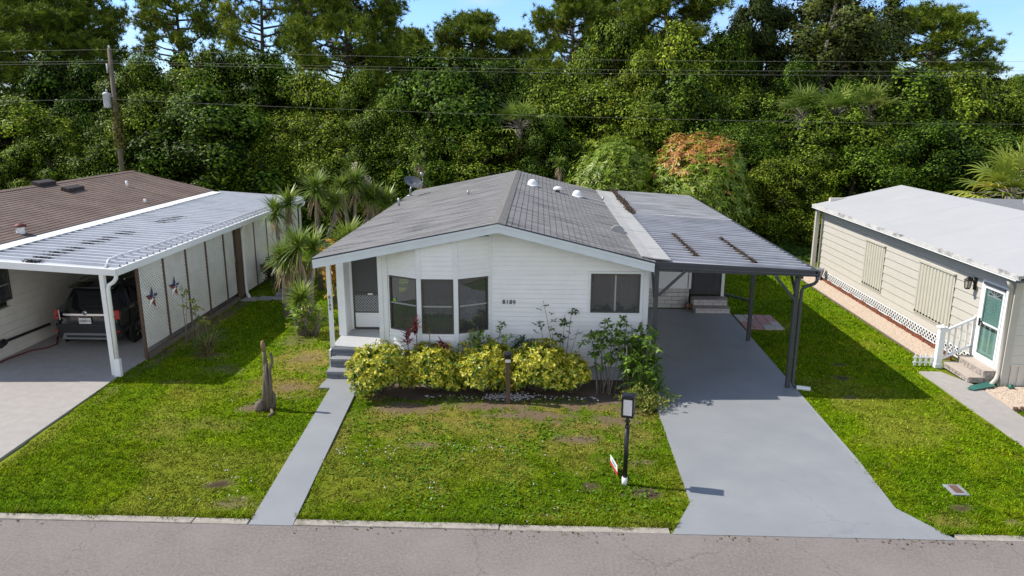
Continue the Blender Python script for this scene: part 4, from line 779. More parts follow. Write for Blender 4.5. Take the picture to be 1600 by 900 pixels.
gt = MB(); gt.prism([(9.92, 15.25, 2.55), (10.02, 15.25, 2.55), (10.02, 15.25, 2.49), (9.94, 15.25, 2.49)], (0, 11.8, 0)); gt.box(10.02, 10.45, 15.25, 27.05, 2.50, 2.545); gt.build('gutter', mat('gutter_grey', (.12, .135, .15), .4, .1, 5), rh)
MB().box(9.905, 9.918, 15.25, 27.05, 2.53, 2.552).build('gutter_lip', M['metal_w'], rh)
lr = MB(); lr.prism([(13.35, 15.2, 3.30), (17.5, 15.2, 3.20), (17.5, 15.2, 2.7), (13.35, 15.2, 2.9)], (0, 8.5, 0)); lro = lr.build('lower_roof', M['dark_roof'], rh); MB().tube([(14.6, 22.6, 3.2), (14.6, 22.6, 3.52), (14.66, 22.56, 3.56)], .07, 10).build('vent_pipe', M['metal_w'], lro, True)
for y0, y1, nm in ((21.90, 23.20, ''), (18.10, 19.84, '')):
    sh = MB(); n_ = int(round((y1-y0)/.16)); pts = []
    for i in range(n_):
        a = y0+(y1-y0)*i/n_; d_ = (y1-y0)/n_; pts += [(a, -.035), (a+d_*.40, -.035), (a+d_*.5, -.06), (a+d_*.9, -.06)]
    pts.append((y1, -.035)); nn_ = len(pts)
    sh.add([(WX+d_, y, z) for z in (.67, 2.02) for y, d_ in pts], [(i, i+1, nn_+i+1, nn_+i) for i in range(nn_-1)]); sh.box(WX-.03, WX-.024, y0, y1, .67, 2.02)
    so_ = sh.build('storm_shutter', M['shutter'], rh); t2 = MB(); t2.box(WX-.09, WX-.02, y0-.03, y1+.03, 2.02, 2.05); t2.box(WX-.055, WX-.02, y0-.02, y1+.02, .63, .655); t2.build('shutter_track', M['shutter'], so_)
    bo = MB()
    for i in range(n_): bo.lathe([(0, -.03), (.02, -.03), (.02, 0)], (WX-.045, y0+(y1-y0)*(i+.5)/n_, .69), 'x', 6)
    bo.build('shutter_bolt', M['black'], so_)
df = MB()
for b_ in ((15.96, 16.06, .33, 2.20), (16.86, 16.95, .33, 2.20), (16.06, 16.86, 2.12, 2.20), (16.06, 16.86, .33, .385)): df.box(WX-.055, WX+.02, b_[0], b_[1], b_[2], b_[3])
dfo = df.build('door', M['trim'], rh)
dl = MB(); dl.box(WX-.015, WX+.02, 16.06, 16.86, .385, 2.12); dl.build('door_leaf', M['teal'], dfo)
dp = MB()
for y0, y1, z0, z1 in ((16.16, 16.42, 1.45, 1.80), (16.50, 16.76, 1.45, 1.80), (16.16, 16.42, .50, 1.05), (16.50, 16.76, .50, 1.05)):
    for b_ in ((y0, y1, z0, z0+.02), (y0, y1, z1-.02, z1), (y0, y0+.02, z0+.02, z1-.02), (y1-.02, y1, z0+.02, z1-.02)): dp.box(WX-.021, WX-.0155, *b_)
dp.build('door_panel', M['teal'], dfo)
fl_ = MB(); c_ = (16.46, 1.88); fl_.prism([(WX-.022, c_[0]+.24*math.cos(a), c_[1]+.16*math.sin(a)) for a in np.linspace(0, math.pi, 14)], (.006, 0, 0)); flo = fl_.build('fanlight', M['car_glass'], dfo)
fb = MB()
for a in (.0, .62, 1.25, 1.88, 2.5, 3.14): fb.beam((WX-.026, c_[0], c_[1]), (WX-.026, c_[0]+.24*math.cos(a), c_[1]+.16*math.sin(a)), .015)
fb.beam((WX-.026, c_[0]-.25, c_[1]-.006), (WX-.026, c_[0]+.25, c_[1]-.006), .02); fb.build('fanlight_bar', M['trim'], flo)
sd = MB(); 
for b_ in ((16.07, 16.13, .40, 2.10), (16.79, 16.85, .40, 2.10), (16.13, 16.79, .40, .47), (16.13, 16.79, 2.03, 2.10), (16.13, 16.79, 1.20, 1.235)): sd.box(WX-.062, WX-.035, *b_)
sd.build('storm_door_frame', M['trim'], dfo); MB().box(WX-.05, WX-.046, 16.13, 16.79, .47, 2.03).build('storm_glass', glassmat('clear_glass', (.88, .92, .92), .04), dfo)
MB().box(WX-.10, WX-.055, 16.06, 16.84, 2.115, 2.155).build('door_closer', M['dark'], dfo)
hd = MB(); hd.box(WX-.09, WX-.06, 16.80, 16.83, 1.12, 1.30); hd.beam((WX-.09, 16.81, 1.24), (WX-.09, 16.70, 1.24), .025); hd.beam((WX-.03, 16.78, 1.13), (WX-.03, 16.13, 1.13), .03); hd.build('handle', M['black'], dfo)
wl_ = MB(); wl_.box(WX-.045, WX-.02, 17.22, 17.32, 1.86, 2.16); wl_.tube([(WX-.05, 17.27, 2.0), (WX-.12, 17.27, 2.14), (WX-.2, 17.27, 2.17)], .018, 8); wl_.lathe([(.0, .17), (.03, .16), (.09, .10), (.095, .09)], (WX-.2, 17.27, 2.0), k=8); wl_.lathe([(.07, -.09), (.05, -.12), (0, -.13)], (WX-.2, 17.27, 2.0), k=8)
for q in range(6): a = q*math.pi/3; wl_.beam((WX-.2+.085*math.cos(a), 17.27+.085*math.sin(a), 2.09), (WX-.2+.065*math.cos(a), 17.27+.065*math.sin(a), 1.91), .012)
wlo = wl_.build('wall_lantern', M['black'], rh); MB().lathe([(.075, .085), (.058, -.085)], (WX-.2, 17.27, 2.0), k=6).build('lantern_glass', M['brass'], wlo)
MB().tube([(10.0, 15.60, 2.46), (10.05, 15.62, 2.36), (10.26, 15.88, 2.26), (10.27, 15.88, .30), (10.22, 15.84, .16), (10.05, 15.72, .07)], .045, 10).build('downspout', M['cream'], rh, True)
MB().box(10.03, 10.16, 26.85, 26.98, .0, 2.5).build('downspout', M['cream'], rh)
# steps, rail and small things by the seafoam door
sr = MB()
for x0, z0, z1 in ((9.68, .03, .17), (10.0, .17, .33)):
    sr.box(x0, WX-.03, 15.93, 17.0, z0, z1-.03, 1); sr.box(x0-.02, WX-.03, 15.91, 17.02, z1-.03, z1, 2); y = 15.93
    for row in range(2):
        y = 15.94
        while y < 16.96:
            ln = random.uniform(.09, .2); y1 = min(y+ln, 16.99); hh = (z1-.03-z0)/2; sr.box(x0-.012, x0+.02, y+.006, y1-.006, z0+row*hh+.005, z0+(row+1)*hh-.005); y = y1
    x = x0
    while x < WX-.08: ln = random.uniform(.1, .18); sr.box(x+.006, min(x+ln, WX-.04), 15.918, 15.95, z0+.006, z1-.036); x += ln
tag(sr.build('stone_steps', [M['stone'], M['mortar'], mat('tan_tread', (.42, .36, .31), .9, .1, 6)], bevel=.004), 'two stone-faced steps below the seafoam door', 'steps')
rl_ = thing('stair_railing', 'white stair railing with square newel beside the stone steps', 'railing', (9.9, 17.0, 0))
nw_ = MB(); nw_.box(9.50, 9.63, 16.98, 17.11, 0, .98); nw_.box(9.47, 9.66, 16.95, 17.14, .98, 1.02); nw_.lathe([(.09, 1.02), (0, 1.08)], (9.565, 17.045, 0), k=4); nw_.box(9.48, 9.65, 16.96, 17.13, 0, .10); nw_.build('newel_post', M['trim'], rl_, bevel=.004)
for nm, z0, z1 in (('hand_rail', .90, 1.22), ('bottom_rail', .22, .54)): MB().beam((9.63, 17.045, z0), (10.28, 17.045, z1), .05).build(nm, M['trim'], rl_)
for q in range(4): x = 9.75+q*.135; zz = .32*(x-9.63)/.65; MB().box(x-.015, x+.015, 17.03, 17.06, .235+zz, .885+zz).build('baluster', M['trim'], rl_)
MB().box(10.27, 10.33, 17.02, 17.08, .36, 1.28).build('end_post', M['trim'], rl_)
pk = MB()
for q in range(4): x = 9.08+q*.13; pk.prism([(x-.025, 17.12, .0), (x+.025, 17.12, .0), (x+.025, 17.12, .26), (x, 17.12, .31), (x-.025, 17.12, .26)], (0, .014, 0))
for z in (.08, .20): pk.box(9.02, 9.52, 17.10, 17.12, z, z+.03)
tag(pk.build('picket_edging', M['trim']), 'little white picket edging beside the newel post', 'picket fence')
tag(MB().prism([(9.42, 15.50, .05), (9.52, 15.42, .045), (10.10, 15.62, .07), (10.10, 15.84, .09), (9.55, 15.62, .07)], (0, 0, .02)).build('splash_mat', M['teal_dark'], bevel=.006), 'dark green splash mat under the cream downspout', 'splash mat')
fr2 = MB(); fr2.lathe([(.0, 0), (.05, .0), (.07, .04), (.04, .08), (0, .10)], (10.42, 15.60, .04), k=10); fr2.lathe([(0, .0), (.03, .01), (.0, .05)], (10.39, 15.55, .12), k=8); tag(fr2.build('frog_ornament', M['teal_dark'], None, True), 'small green garden ornament on the gravel at the house corner', 'ornament')
te = MB(); y = 17.6
while y < 26.7: ln = .145; hh = .14+.03*math.sin(y*7); te.prism([(10.17, y, .0), (10.17, y+ln-.01, .0), (10.17, y+ln-.01, hh-.03), (10.17, y+ln/2, hh), (10.17, y+.01, hh-.03)], (.035, 0, 0)); y += ln
tag(te.build('scalloped_edging', M['terracotta']), 'red-brown scalloped edging along the lattice skirt of the cream house', 'edging')
be2 = MB(); be2.box(9.47, 9.505, 17.7, 27.2, -.02, .035); tag(be2.build('lawn_edging', M['wood_grey']), 'thin grey edging between the right lawn and the tan pebbles', 'edging')
le = MB()
for i in range(26): a = i/25; x = 9.80+a*3.2; y = 14.42+.10*(x-9.8)-.22*math.sin(a*3.14); le.tube([(x, y, -.02), (x, y, .075+.015*math.sin(i*2.3))], .05, 7)
tag(le.build('log_edging', M['wood']), 'row of little log stakes round the pebble bed by the path', 'edging')
ub = MB(); ub.tube([(10.08, 26.15, 0), (10.08, 26.15, .18)], .06, 10); ub.lathe([(.09, .16), (.15, .44), (.16, .46), (.13, .46), (.10, .25), (0, .25)], (10.08, 26.15, 0), k=16); tag(ub.build('planter', M['metal_g'], None, True), 'grey flared planter at the far corner of the cream house', 'planter')
# ================================================================= SMALL THINGS IN THE YARD
lp = thing('lamp_post', 'short black lamp post with a white-paned square lantern on the front lawn', 'lamp post', (1.465, 11.05, 0))
MB().tube([(1.455, 11.05, .13), (1.462, 11.05, 1.02)], .038, 14).build('pole', M['black'], lp, True); MB().tube([(1.452, 11.05, -.02), (1.455, 11.05, .135)], .046, 14).build('base_sleeve', M['metal_w'], lp, True)
br = MB(); br.tube([(1.462, 11.05, 1.02), (1.462, 11.05, 1.22)], .022, 10); br.lathe([(.04, 1.0), (.044, 1.03), (.03, 1.06)], (1.462, 11.05, 0), k=14); br.lathe([(.03, 1.10), (.05, 1.12), (.03, 1.15)], (1.462, 11.05, 0), k=14); br.build('bracket', M['black'], lp, True)
ln_ = thing('lantern', None, None, (1.465, 11.05, 1.22)); ln_.parent = lp; ln_.location = Vector((0, 0, 1.22)); ln_.rotation_euler = (0, 0, R(-14))
def rel(mb, name, m, par, bev=0):
    o = mb.build(name, m, None, bevel=bev); o.parent = par; return o
lf = MB(); a = .085
for sx in (-1, 1):
    for sy in (-1, 1): lf.box(sx*a-.014, sx*a+.014, sy*a-.014, sy*a+.014, 0, .33)
for z in (0, .30):
    for s in (-1, 1): lf.box(-a, a, s*a-.012, s*a+.012, z, z+.03); lf.box(s*a-.012, s*a+.012, -a, a, z, z+.03)
lf.box(-.10, .10, -.10, .10, .331, .345); lf.prism([(-.07, -.07, .345), (.07, -.07, .345), (.07, .07, .345), (-.07, .07, .345)], (0, 0, .012)); lf.box(-.09, .09, -.09, .09, -.012, -.001); rel(lf, 'lantern_frame', M['black'], ln_)
for i, (x, y) in enumerate(((0, -1), (0, 1), (-1, 0), (1, 0))):
    pn = MB(); pn.box(x*a-(.07 if y else .004), x*a+(.07 if y else .004), y*a-(.07 if x else .004), y*a+(.07 if x else .004), .031, .299); rel(pn, 'lantern_pane', M['frost'], ln_)
ys_ = thing('yard_sign', 'small low white and red lawn sign beside the black lamp post', 'sign', (1.32, 11.45, 0))
sa, sb_ = Vector((1.355, 11.24, .03)), Vector((1.275, 11.62, .05)); sn = Vector((.05, 0, 0)); up_ = Vector((-.035, 0, 1)).normalized()
for nm, z0, z1, m in (('red_band', .02, .09, M['red']), ('sign_board', .09, .20, M['metal_w'])):
    q = MB(); q.prism([sa+up_*z0, sb_+up_*z0, sb_+up_*z1, sa+up_*z1], Vector((.006, 0, 0))); q.build(nm, m, ys_)
mm = MB(); mm.prism([sa+(sb_-sa)*.2+up_*.115, sa+(sb_-sa)*.75+up_*.115, sa+(sb_-sa)*.75+up_*.165, sa+(sb_-sa)*.2+up_*.165], Vector((-.002, 0, 0))); mm.build('grey_print', mat('grey_print', (.25, .28, .36), .6, .4, 40), ys_); MB().tube([sa*.5+sb_*.5-Vector((0, 0, .1)), sa*.5+sb_*.5+Vector((0, 0, .1))], .005, 6).build('stake', M['metal_g'], ys_)
wm_ = thing('water_meter_cover', 'grey rectangular meter cover with rusty lid set in the right lawn', 'meter cover', (6.80, 11.03, 0))
q = MB(); q.box(6.66, 6.93, 10.88, 11.22, -.03, .030); q.build('meter_frame', M['meter'], wm_, bevel=.008); q = MB(); q.box(6.73, 6.86, 10.94, 11.17, .031, .037); q.build('meter_lid', M['rust'], wm_)
stp = MB()   # dead, weathered trunk with two prongs
def gnarl(pts, r): stp.tube([Vector(p)+Vector((rng.normal(0, .012), rng.normal(0, .012), 0)) for p in pts], r, 9)
for q in range(5): a = q*1.26; gnarl([(-5.52+.065*math.cos(a), 13.88+.05*math.sin(a), -.02), (-5.51+.045*math.cos(a), 13.88+.04*math.sin(a), .35), (-5.50+.032*math.cos(a), 13.88+.03*math.sin(a), .72), (-5.485+.02*math.cos(a), 13.88+.02*math.sin(a), .98+.08*math.sin(q*2.2))], [.05, .042, .035, .02])
gnarl([(-5.50, 13.88, .6), (-5.50, 13.88, 1.1), (-5.495, 13.88, 1.28)], [.05, .042, .038]); gnarl([(-5.45, 13.87, .15), (-5.42, 13.86, .6), (-5.395, 13.86, .85), (-5.335, 13.86, 1.06), (-5.34, 13.86, 1.22)], [.05, .038, .034, .03, .028])
gnarl([(-5.66, 13.82, -.03), (-5.65, 13.80, .08), (-5.63, 13.80, .16), (-5.60, 13.82, .22)], [.085, .095, .08, .04]); gnarl([(-5.42, 13.80, .02), (-5.33, 13.60, .03), (-5.36, 13.45, .03)], [.035, .03, .02])
gnarl([(-5.42, 13.9, 0), (-5.40, 13.9, .3), (-5.42, 13.9, .42)], [.07, .055, .02])
sto = tag(stp.build('weathered_snag', M['wood_grey'], None, True), 'dead grey two-pronged trunk standing on the left lawn', 'tree stump')
gnew = MB(); gnew.tube([(-5.497, 13.88, 1.26), (-5.505, 13.88, 1.40), (-5.515, 13.88, 1.47)], [.044, .047, .022], 10); gnew.build('broken_tip', mat('raw_wood', (.27, .17, .09), .9, .2, 6), sto, True)
gl = thing('garden_light', 'brown wooden post with a black cap light between the yellow bushes', 'garden light', (-.60, 14.42, 0))
MB().box(-.645, -.56, 14.38, 14.465, 0, .98).build('post', M['wood'], gl); q = MB(); q.box(-.665, -.54, 14.36, 14.485, .98, 1.02); q.lathe([(.10, 1.08), (.09, 1.11), (0, 1.13)], (-.602, 14.42, 0), k=10); q.lathe([(.075, 1.02), (.10, 1.08)], (-.602, 14.42, 0), k=10); q.build('lamp_cap', M['black'], gl); MB().box(-.655, -.55, 14.36, 14.379, .91, .975).build('lamp_lens', M['frost'], gl)
for r in range(4):
    for c_ in range(4):
        x = 5.83+c_*.275+.01*r; y = 20.02+r*.36; pink = (c_*2+r*3) % 5 in (0, 2, 3); m = MB(); m.box(x, x+.262, y, y+.345, -.03, .022+.004*((c_+r) % 3))
        tag(m.build('paver', M['pink_paver' if pink else 'grey_paver'], bevel=.008), 'pink paver in the patch beside the grey carport slab' if pink else 'pale grey paver in the patch beside the grey carport slab', 'paver', 'pink pavers by the carport' if pink else 'grey pavers by the carport')
tag(MB().beam((6.15, 23.9, .04), (6.75, 23.1, .04), .10, .06).build('metal_strip', M['dark'], bevel=.01), 'dark metal strip lying on the grass behind the pavers', 'metal strip')
tag(MB().beam((6.3, 26.6, .30), (8.0, 27.2, .30), .05, .05).build('rail', M['metal_w']), 'thin white rail low over the grass behind the carport', 'rail')
for x, s, l_ in ((4.58, 1.0, 'left of two small clay pots beside the brick steps'), (4.68, .85, 'right of two small clay pots beside the brick steps')):
    m = MB(); m.lathe([(0, .03), (.045*s, .03), (.065*s, .20*s+.03), (.055*s, .20*s+.03), (.05*s, .16), (0, .15)], (x, 21.95, 0), k=14); tag(m.build('flower_pot', M['tan'], None, True), l_, 'pot')
# satellite dish
sd_ = thing('satellite_dish', 'dark satellite dish on the left edge of the grey roof', 'satellite dish', (-4.72, 26.6, 2.9))
zq = float(roof_z(np.array(-4.6))); q = MB(); q.box(-4.78, -4.55, 26.5, 26.7, zq-.01, zq+.02); q.tube([(-4.66, 26.6, zq), (-4.66, 26.6, zq+.22), (-4.60, 26.6, zq+.34)], .035, 10); q.build('mast', M['metal_g'], sd_, True)
nrm = Vector((.42, -.40, .80)).normalized(); tx = nrm.orthogonal().normalized(); ty = nrm.cross(tx); dc = Vector((-4.52, 26.5, zq+.52)); q = MB(); v = []; K = 28
for dep in (0, -.012):
    for rr, hh in ((.02, -.065), (.16, -.05), (.28, -.025), (.36, .0)):
        v += [dc+nrm*(hh+dep)+tx*rr*math.cos(2*math.pi*j/K)+ty*rr*.92*math.sin(2*math.pi*j/K) for j in range(K)]
q.add(v, [(i*K+j, i*K+(j+1) % K, (i+1)*K+(j+1) % K, (i+1)*K+j) for i in (0, 1, 2, 4, 5, 6) for j in range(K)]+[tuple(range(K))]); q.build('reflector', M['dish'], sd_, True)
lo_ = dc+Vector((.30, .06, .26)); q = MB(); q.tube([dc-nrm*.1+Vector((.1, 0, -.1)), dc+Vector((.34, .02, .0)), lo_], .014, 8); q.build('feed_arm', M['metal_g'], sd_); q = MB(); q.tube([lo_+Vector((0, 0, -.06)), lo_+Vector((0, 0, .07))], .06, 12); q.build('receiver', M['metal_g'], sd_, True)
# utility pole and cables
up = thing('utility_pole', 'weathered wooden utility pole with a grey transformer in front of the trees', 'utility pole', (-19.45, 33.6, 0))
MB().tube([(-19.24, 33.6, -.06), (-19.22, 33.6, 4), (-19.15, 33.6, 8.55)], [.125, .11, .085], 12).build('pole', M['utility'], up, True)
q = MB(); q.lathe([(0, 5.98), (.15, 5.98), (.16, 6.06), (.165, 6.55), (.18, 6.57), (.18, 6.62), (.06, 6.68), (0, 6.70)], (-19.50, 33.55, 0), k=18); q.beam((-19.42, 33.6, 6.5), (-19.16, 33.6, 6.5), .06); q.beam((-19.42, 33.6, 6.15), (-19.16, 33.6, 6.15), .06); q.build('transformer', M['transf'], up, True)
q = MB(); q.lathe([(0, 6.70), (.04, 6.70), (.05, 6.75), (.03, 6.80), (0, 6.82)], (-19.48, 33.55, 0), k=10); q.tube([(-19.30, 33.5, 7.5), (-19.28, 33.5, 7.9)], .04, 8); q.beam((-19.30, 33.5, 7.8), (-19.17, 33.6, 7.7), .03); q.tube([(-19.15, 33.6, 8.5), (-19.15, 33.6, 8.68)], .04, 8); q.build('insulator', M['transf'], up, True)
P = NP(); n_ = 700; zz = np.abs(rng.normal(0, 1.1, n_))+4.2; zz = np.where(zz > 6.4, rng.uniform(2.5, 6, n_), zz); aa = rng.uniform(0, 6.28, n_); nn = np.stack([np.cos(aa), np.sin(aa), 0*aa+.2], 1); leaves(P, np.stack([-19.24+.01*zz, np.full(n_, 33.6), zz], 1)+nn*rng.uniform(.13, .24, (n_, 1)), unit(nn+rng.normal(0, .4, (n_, 3))), .13, .7, np.array([.14, .13, .02])*rng.uniform(.5, 1.3, (n_, 1)))
vo = new_obj('climbing_vine', P.mesh('climbing_vine', M['plant']), up); vo.location = -wloc(up)
def cable(zl, zp, zr, sagm, r, lab, y=33.45):
    pts = []
    for x0, z0, x1, z1 in ((-48, zl, -19.15, zp), (-19.15, zp, 46, zr)):
        for i in range(14):
            t = i/14; pts.append((x0+(x1-x0)*t, y, z0+(z1-z0)*t-sagm*4*t*(1-t)*(1 if x1 > 0 else .3)))
    pts.append((46, y, zr)); tag(MB().tube(pts, r*.38, 6).build('power_cable', M['cable'], None, True), lab, 'cable')
cable(8.50, 8.50, 8.35, .45, .014, 'highest power cable, running from the top of the pole')
cable(8.06, 8.02, 7.95, .40, .013, 'second power cable from the top, just under the highest'); cable(7.93, 7.92, 7.7, .40, .013, 'third power cable from the top of the pole'); cable(6.42, 6.37, 5.6, .55, .013, 'lowest cable, passing the transformer', 33.40)
# ================================================================= PLANTS
def arr(*c): return np.array(c, float)
def pick(cols, n, wts=None):
    cols = np.array(cols, float); return cols[rng.choice(len(cols), n, p=wts)]*rng.uniform(.75, 1.25, (n, 1))
def whorls(P, C, N, k, length, width, cols, lift=.35, wts=None, drop=0.):
    """k leaves spreading from every centre"""
    n = len(C); a = rng.uniform(0, 2*np.pi, (n, 1))+np.arange(k)*2*np.pi/k+rng.normal(0, .25, (n, k))
    ref = np.where(np.abs(N[:, :1]) < .8, arr(1, 0, 0), arr(0, 1, 0)); t1 = unit(np.cross(N, ref)); t2 = np.cross(N, t1)
    T = np.cos(a)[..., None]*t1[:, None]+np.sin(a)[..., None]*t2[:, None]
    D = unit(T+N[:, None]*(lift+rng.normal(0, .2, (n, k, 1)))+arr(0, 0, -drop)); B = unit(np.cross(D, N[:, None]+.01)); L_ = length*rng.uniform(.7, 1.2, (n, k, 1)); W = width*rng.uniform(.8, 1.2, (n, k, 1))
    c0 = C[:, None]; mid = c0+D*L_*.5+np.cross(B, D)*0; v = np.stack([c0+0*D, mid+B*W*.5, c0+D*L_+arr(0, 0, -drop*.25)*L_, mid-B*W*.5], 2).reshape(-1, 3)
    P.add(v, np.arange(len(v)).reshape(-1, 4), np.repeat(pick(cols, n*k, wts), 4, 0))
def lumps(n, rx, ry, h, nl=22, z0=.12):
    """points and outward normals on a lumpy mound"""
    lc = []; 
    for _ in range(nl):
        a = rng.uniform(0, 2*np.pi); e = rng.uniform(.0, 1)**.8; lc.append((math.cos(a)*math.sqrt(1-e*e*.8)*rx*.66, math.sin(a)*math.sqrt(1-e*e*.8)*ry*.66, z0+(h-z0)*(.18+.58*e)))
    lc = np.array(lc); i = rng.integers(0, nl, n); d = unit(rng.normal(size=(n, 3))); d[:, 2] = np.abs(d[:, 2])*1.0-.25*(rng.random(n) < .4); d = unit(d)
    r = np.array([rx*.36, ry*.36, h*.27])*rng.uniform(.75, 1.1, (n, 1)); p = lc[i]+d*r; out_d = unit(np.stack([p[:, 0]/rx, p[:, 1]/ry, (p[:, 2]-h*.35)/h], 1))
    p[:, 2] = np.maximum(p[:, 2], .05); return p, unit(d*.6+out_d*.5+arr(0, 0, .25)), lc
def stems(mb, base, tips, r0=.02, k=5):
    for t in tips:
        m_ = (Vector(base)*.4+Vector(t)*.6)+Vector((rng.normal(0, .04), rng.normal(0, .04), .0)); mb.tube([base, m_, t], [r0, r0*.7, r0*.4], k)
YEL = [(.60, .53, .035), (.70, .63, .10), (.42, .42, .028), (.19, .27, .025), (.08, .16, .018)]; YW_ = [.29, .15, .25, .19, .12]
for (x, y, rx, ry, h, nn, lab) in ((-3.34, 14.80, .80, .66, 1.12, 1000, 'yellow variegated bush nearest the grey steps'), (-2.26, 14.98, .86, .56, 1.04, 830, 'yellow variegated bush below the middle of the bay window'), (-1.16, 15.02, .90, .60, 1.10, 1100, 'yellow variegated bush just left of the wooden garden light'), (.05, 15.0, .86, .60, 1.14, 1100, 'pale yellow bush just right of the wooden garden light'), (.78, 15.0, .36, .4, .86, 330, 'small yellow bush at the right end of the hedge')):
    t = thing('variegated_bush', lab, 'bush', (x, y, 0), 'yellow hedge under the bay window'); P = NP(); p_, n_, lc = lumps(nn, rx, ry, h, 30, .0)
    wts = YW_ if x < 0 else [.26, .34, .20, .12, .08]
    whorls(P, p_, n_, 7, .098, .040, YEL, .45, wts); whorls(P, p_*arr(.85, .85, .88), n_, 5, .11, .05, YEL[2:], .3)
    new_obj('foliage', P.mesh('foliage', M['plant']), t); m = MB(); stems(m, (0, 0, 0), lc[:14], .018); o = m.build('stem', M['bark'], None, True); o.parent = t
def leafy(name, lab, cat, loc, tips, cols, k, ln, wd, r0=.016, per=7, spread=.14, group=None, wts=None, base_sp=.08):
    """several bare stems, each carrying leaf clusters near its tip"""
    t = thing(name, lab, cat, loc, group); m = MB(); C = []
    for tx_, ty_, tz_ in tips:
        b = (tx_*.35+rng.normal(0, base_sp), ty_*.35+rng.normal(0, base_sp), 0); m.tube([b, ((b[0]+tx_)/2+rng.normal(0, .03), (b[1]+ty_)/2, tz_*.5), (tx_, ty_, tz_)], [r0, r0*.8, r0*.5], 6)
        for _ in range(per): u = 1-abs(rng.normal(0, .16)); C.append((b[0]+(tx_-b[0])*u+rng.normal(0, spread), b[1]+(ty_-b[1])*u+rng.normal(0, spread), max(tz_*u+rng.normal(0, spread*.6), .06)))
    C = np.array(C); N = unit(rng.normal(0, .5, (len(C), 3))+arr(0, 0, 1)); P = NP(); whorls(P, C, N, k, ln, wd, cols, .2, wts, .25)
    o = m.build('stem', M['bark_grey'], None, True); o.parent = t; new_obj('foliage', P.mesh('foliage', M['plant']), t); return t
GRN = [(.15, .27, .022), (.22, .34, .04), (.09, .17, .02), (.06, .11, .02)]
leafy('hibiscus_shrub', 'leggy green shrub with bare pale stems right of the yellow bushes', 'shrub', (1.45, 15.05, 0), [(-.32, .1, 1.35), (-.15, 0, 1.45), (.0, .12, 1.62), (.12, 0, 1.3), (.25, .1, 1.55), (.36, 0, 1.35), (-.25, .1, 1.0), (.1, -.1, .95), (.45, .1, 1.66), (-.05, .1, 1.2)], GRN, 6, .12, .065, .015, 9, .09)
leafy('bushy_shrub', 'dense bright green shrub by the front left carport post', 'shrub', (2.08, 15.0, 0), [(rng.uniform(-.25, .4), rng.uniform(-.3, .3), rng.uniform(.35, 1.6)) for _ in range(46)], GRN, 7, .12, .048, .012, 8, .11)
leafy('climbing_plant', 'thin dark green climber against the siding below the slider window', 'plant', (.50, 15.5, 0), [(-.45, .12, 1.45), (-.38, .15, 1.9), (-.2, .1, 1.35), (.1, .1, 1.6), (.25, .1, 1.75), (.4, .05, 1.3), (.0, .1, 1.1)], [(.05, .10, .03), (.035, .065, .025), (.09, .17, .03)], 4, .11, .06, .008, 5, .07)
leafy('green_shrub', 'bright green leafy plant rising behind the yellow bush left of the garden light', 'plant', (-1.15, 15.25, 0), [(-.15, 0, 1.42), (-.05, .1, 1.25), (-.25, 0, 1.2), (.4, .1, 1.5), (.45, .05, 1.2), (.1, 0, 1.0), (-.1, 0, .95)], GRN[:3], 6, .12, .05, .012, 8, .085)
leafy('low_shrub', 'small dark green plant filling the gap behind the garden light', 'plant', (-.45, 15.35, 0), [(rng.uniform(-.3, .5), rng.uniform(-.1, .2), rng.uniform(.7, 1.15)) for _ in range(10)], [(.04, .09, .025), (.03, .06, .02), (.07, .14, .03)], 6, .12, .05, .01, 6, .10)
# spiky clump at the drive's edge
def rosette(P, c, n_, ln, wd, col, tip, droop=.9, lo=-.35, seg=3):
    for i in range(n_):
        a = rng.uniform(0, 2*np.pi); e = rng.uniform(lo, 1)**1 if lo >= 0 else lo+(1.15-lo)*rng.random()
        d = arr(math.cos(a), math.sin(a), math.tan(min(max(e, -1.2), 1.35)) if abs(e) < 1.3 else 3); f = rng.uniform(.65, 1.3)
        blade(P, arr(*c)+rng.normal(0, .02, 3), unit(d), ln*rng.uniform(.75, 1.15), wd, droop*rng.uniform(.4, 1.3)*(.6 if e > .9 else 1), arr(*col)*f, seg, arr(*tip)*f)
t = thing('strap_leaf_clump', 'clump of narrow spiky leaves at the edge of the grey driveway', 'plant', (2.36, 14.95, 0)); P = NP()
for q in range(12): rosette(P, (rng.uniform(-.25, .22), rng.uniform(-.35, .3), rng.uniform(.15, .85)), 34, .46, .035, (.11, .21, .03), (.18, .29, .06), 1.0, -.2)
new_obj('foliage', P.mesh('foliage', M['plant']), t)
# small clump of weeds below it
t = thing('weed_clump', 'yellow-green weeds on the lawn corner behind the lantern', 'plant', (2.22, 14.42, 0)); P = NP(); n_ = 420; p_ = np.stack([rng.normal(0, .22, n_), rng.normal(0, .24, n_), np.abs(rng.normal(0, .12, n_))+.05], 1); whorls(P, p_, unit(rng.normal(0, .4, (n_, 3))+arr(0, 0, 1)), 5, .10, .028, [(.19, .24, .03), (.26, .24, .05), (.10, .17, .03)], .8); new_obj('foliage', P.mesh('foliage', M['plant']), t)
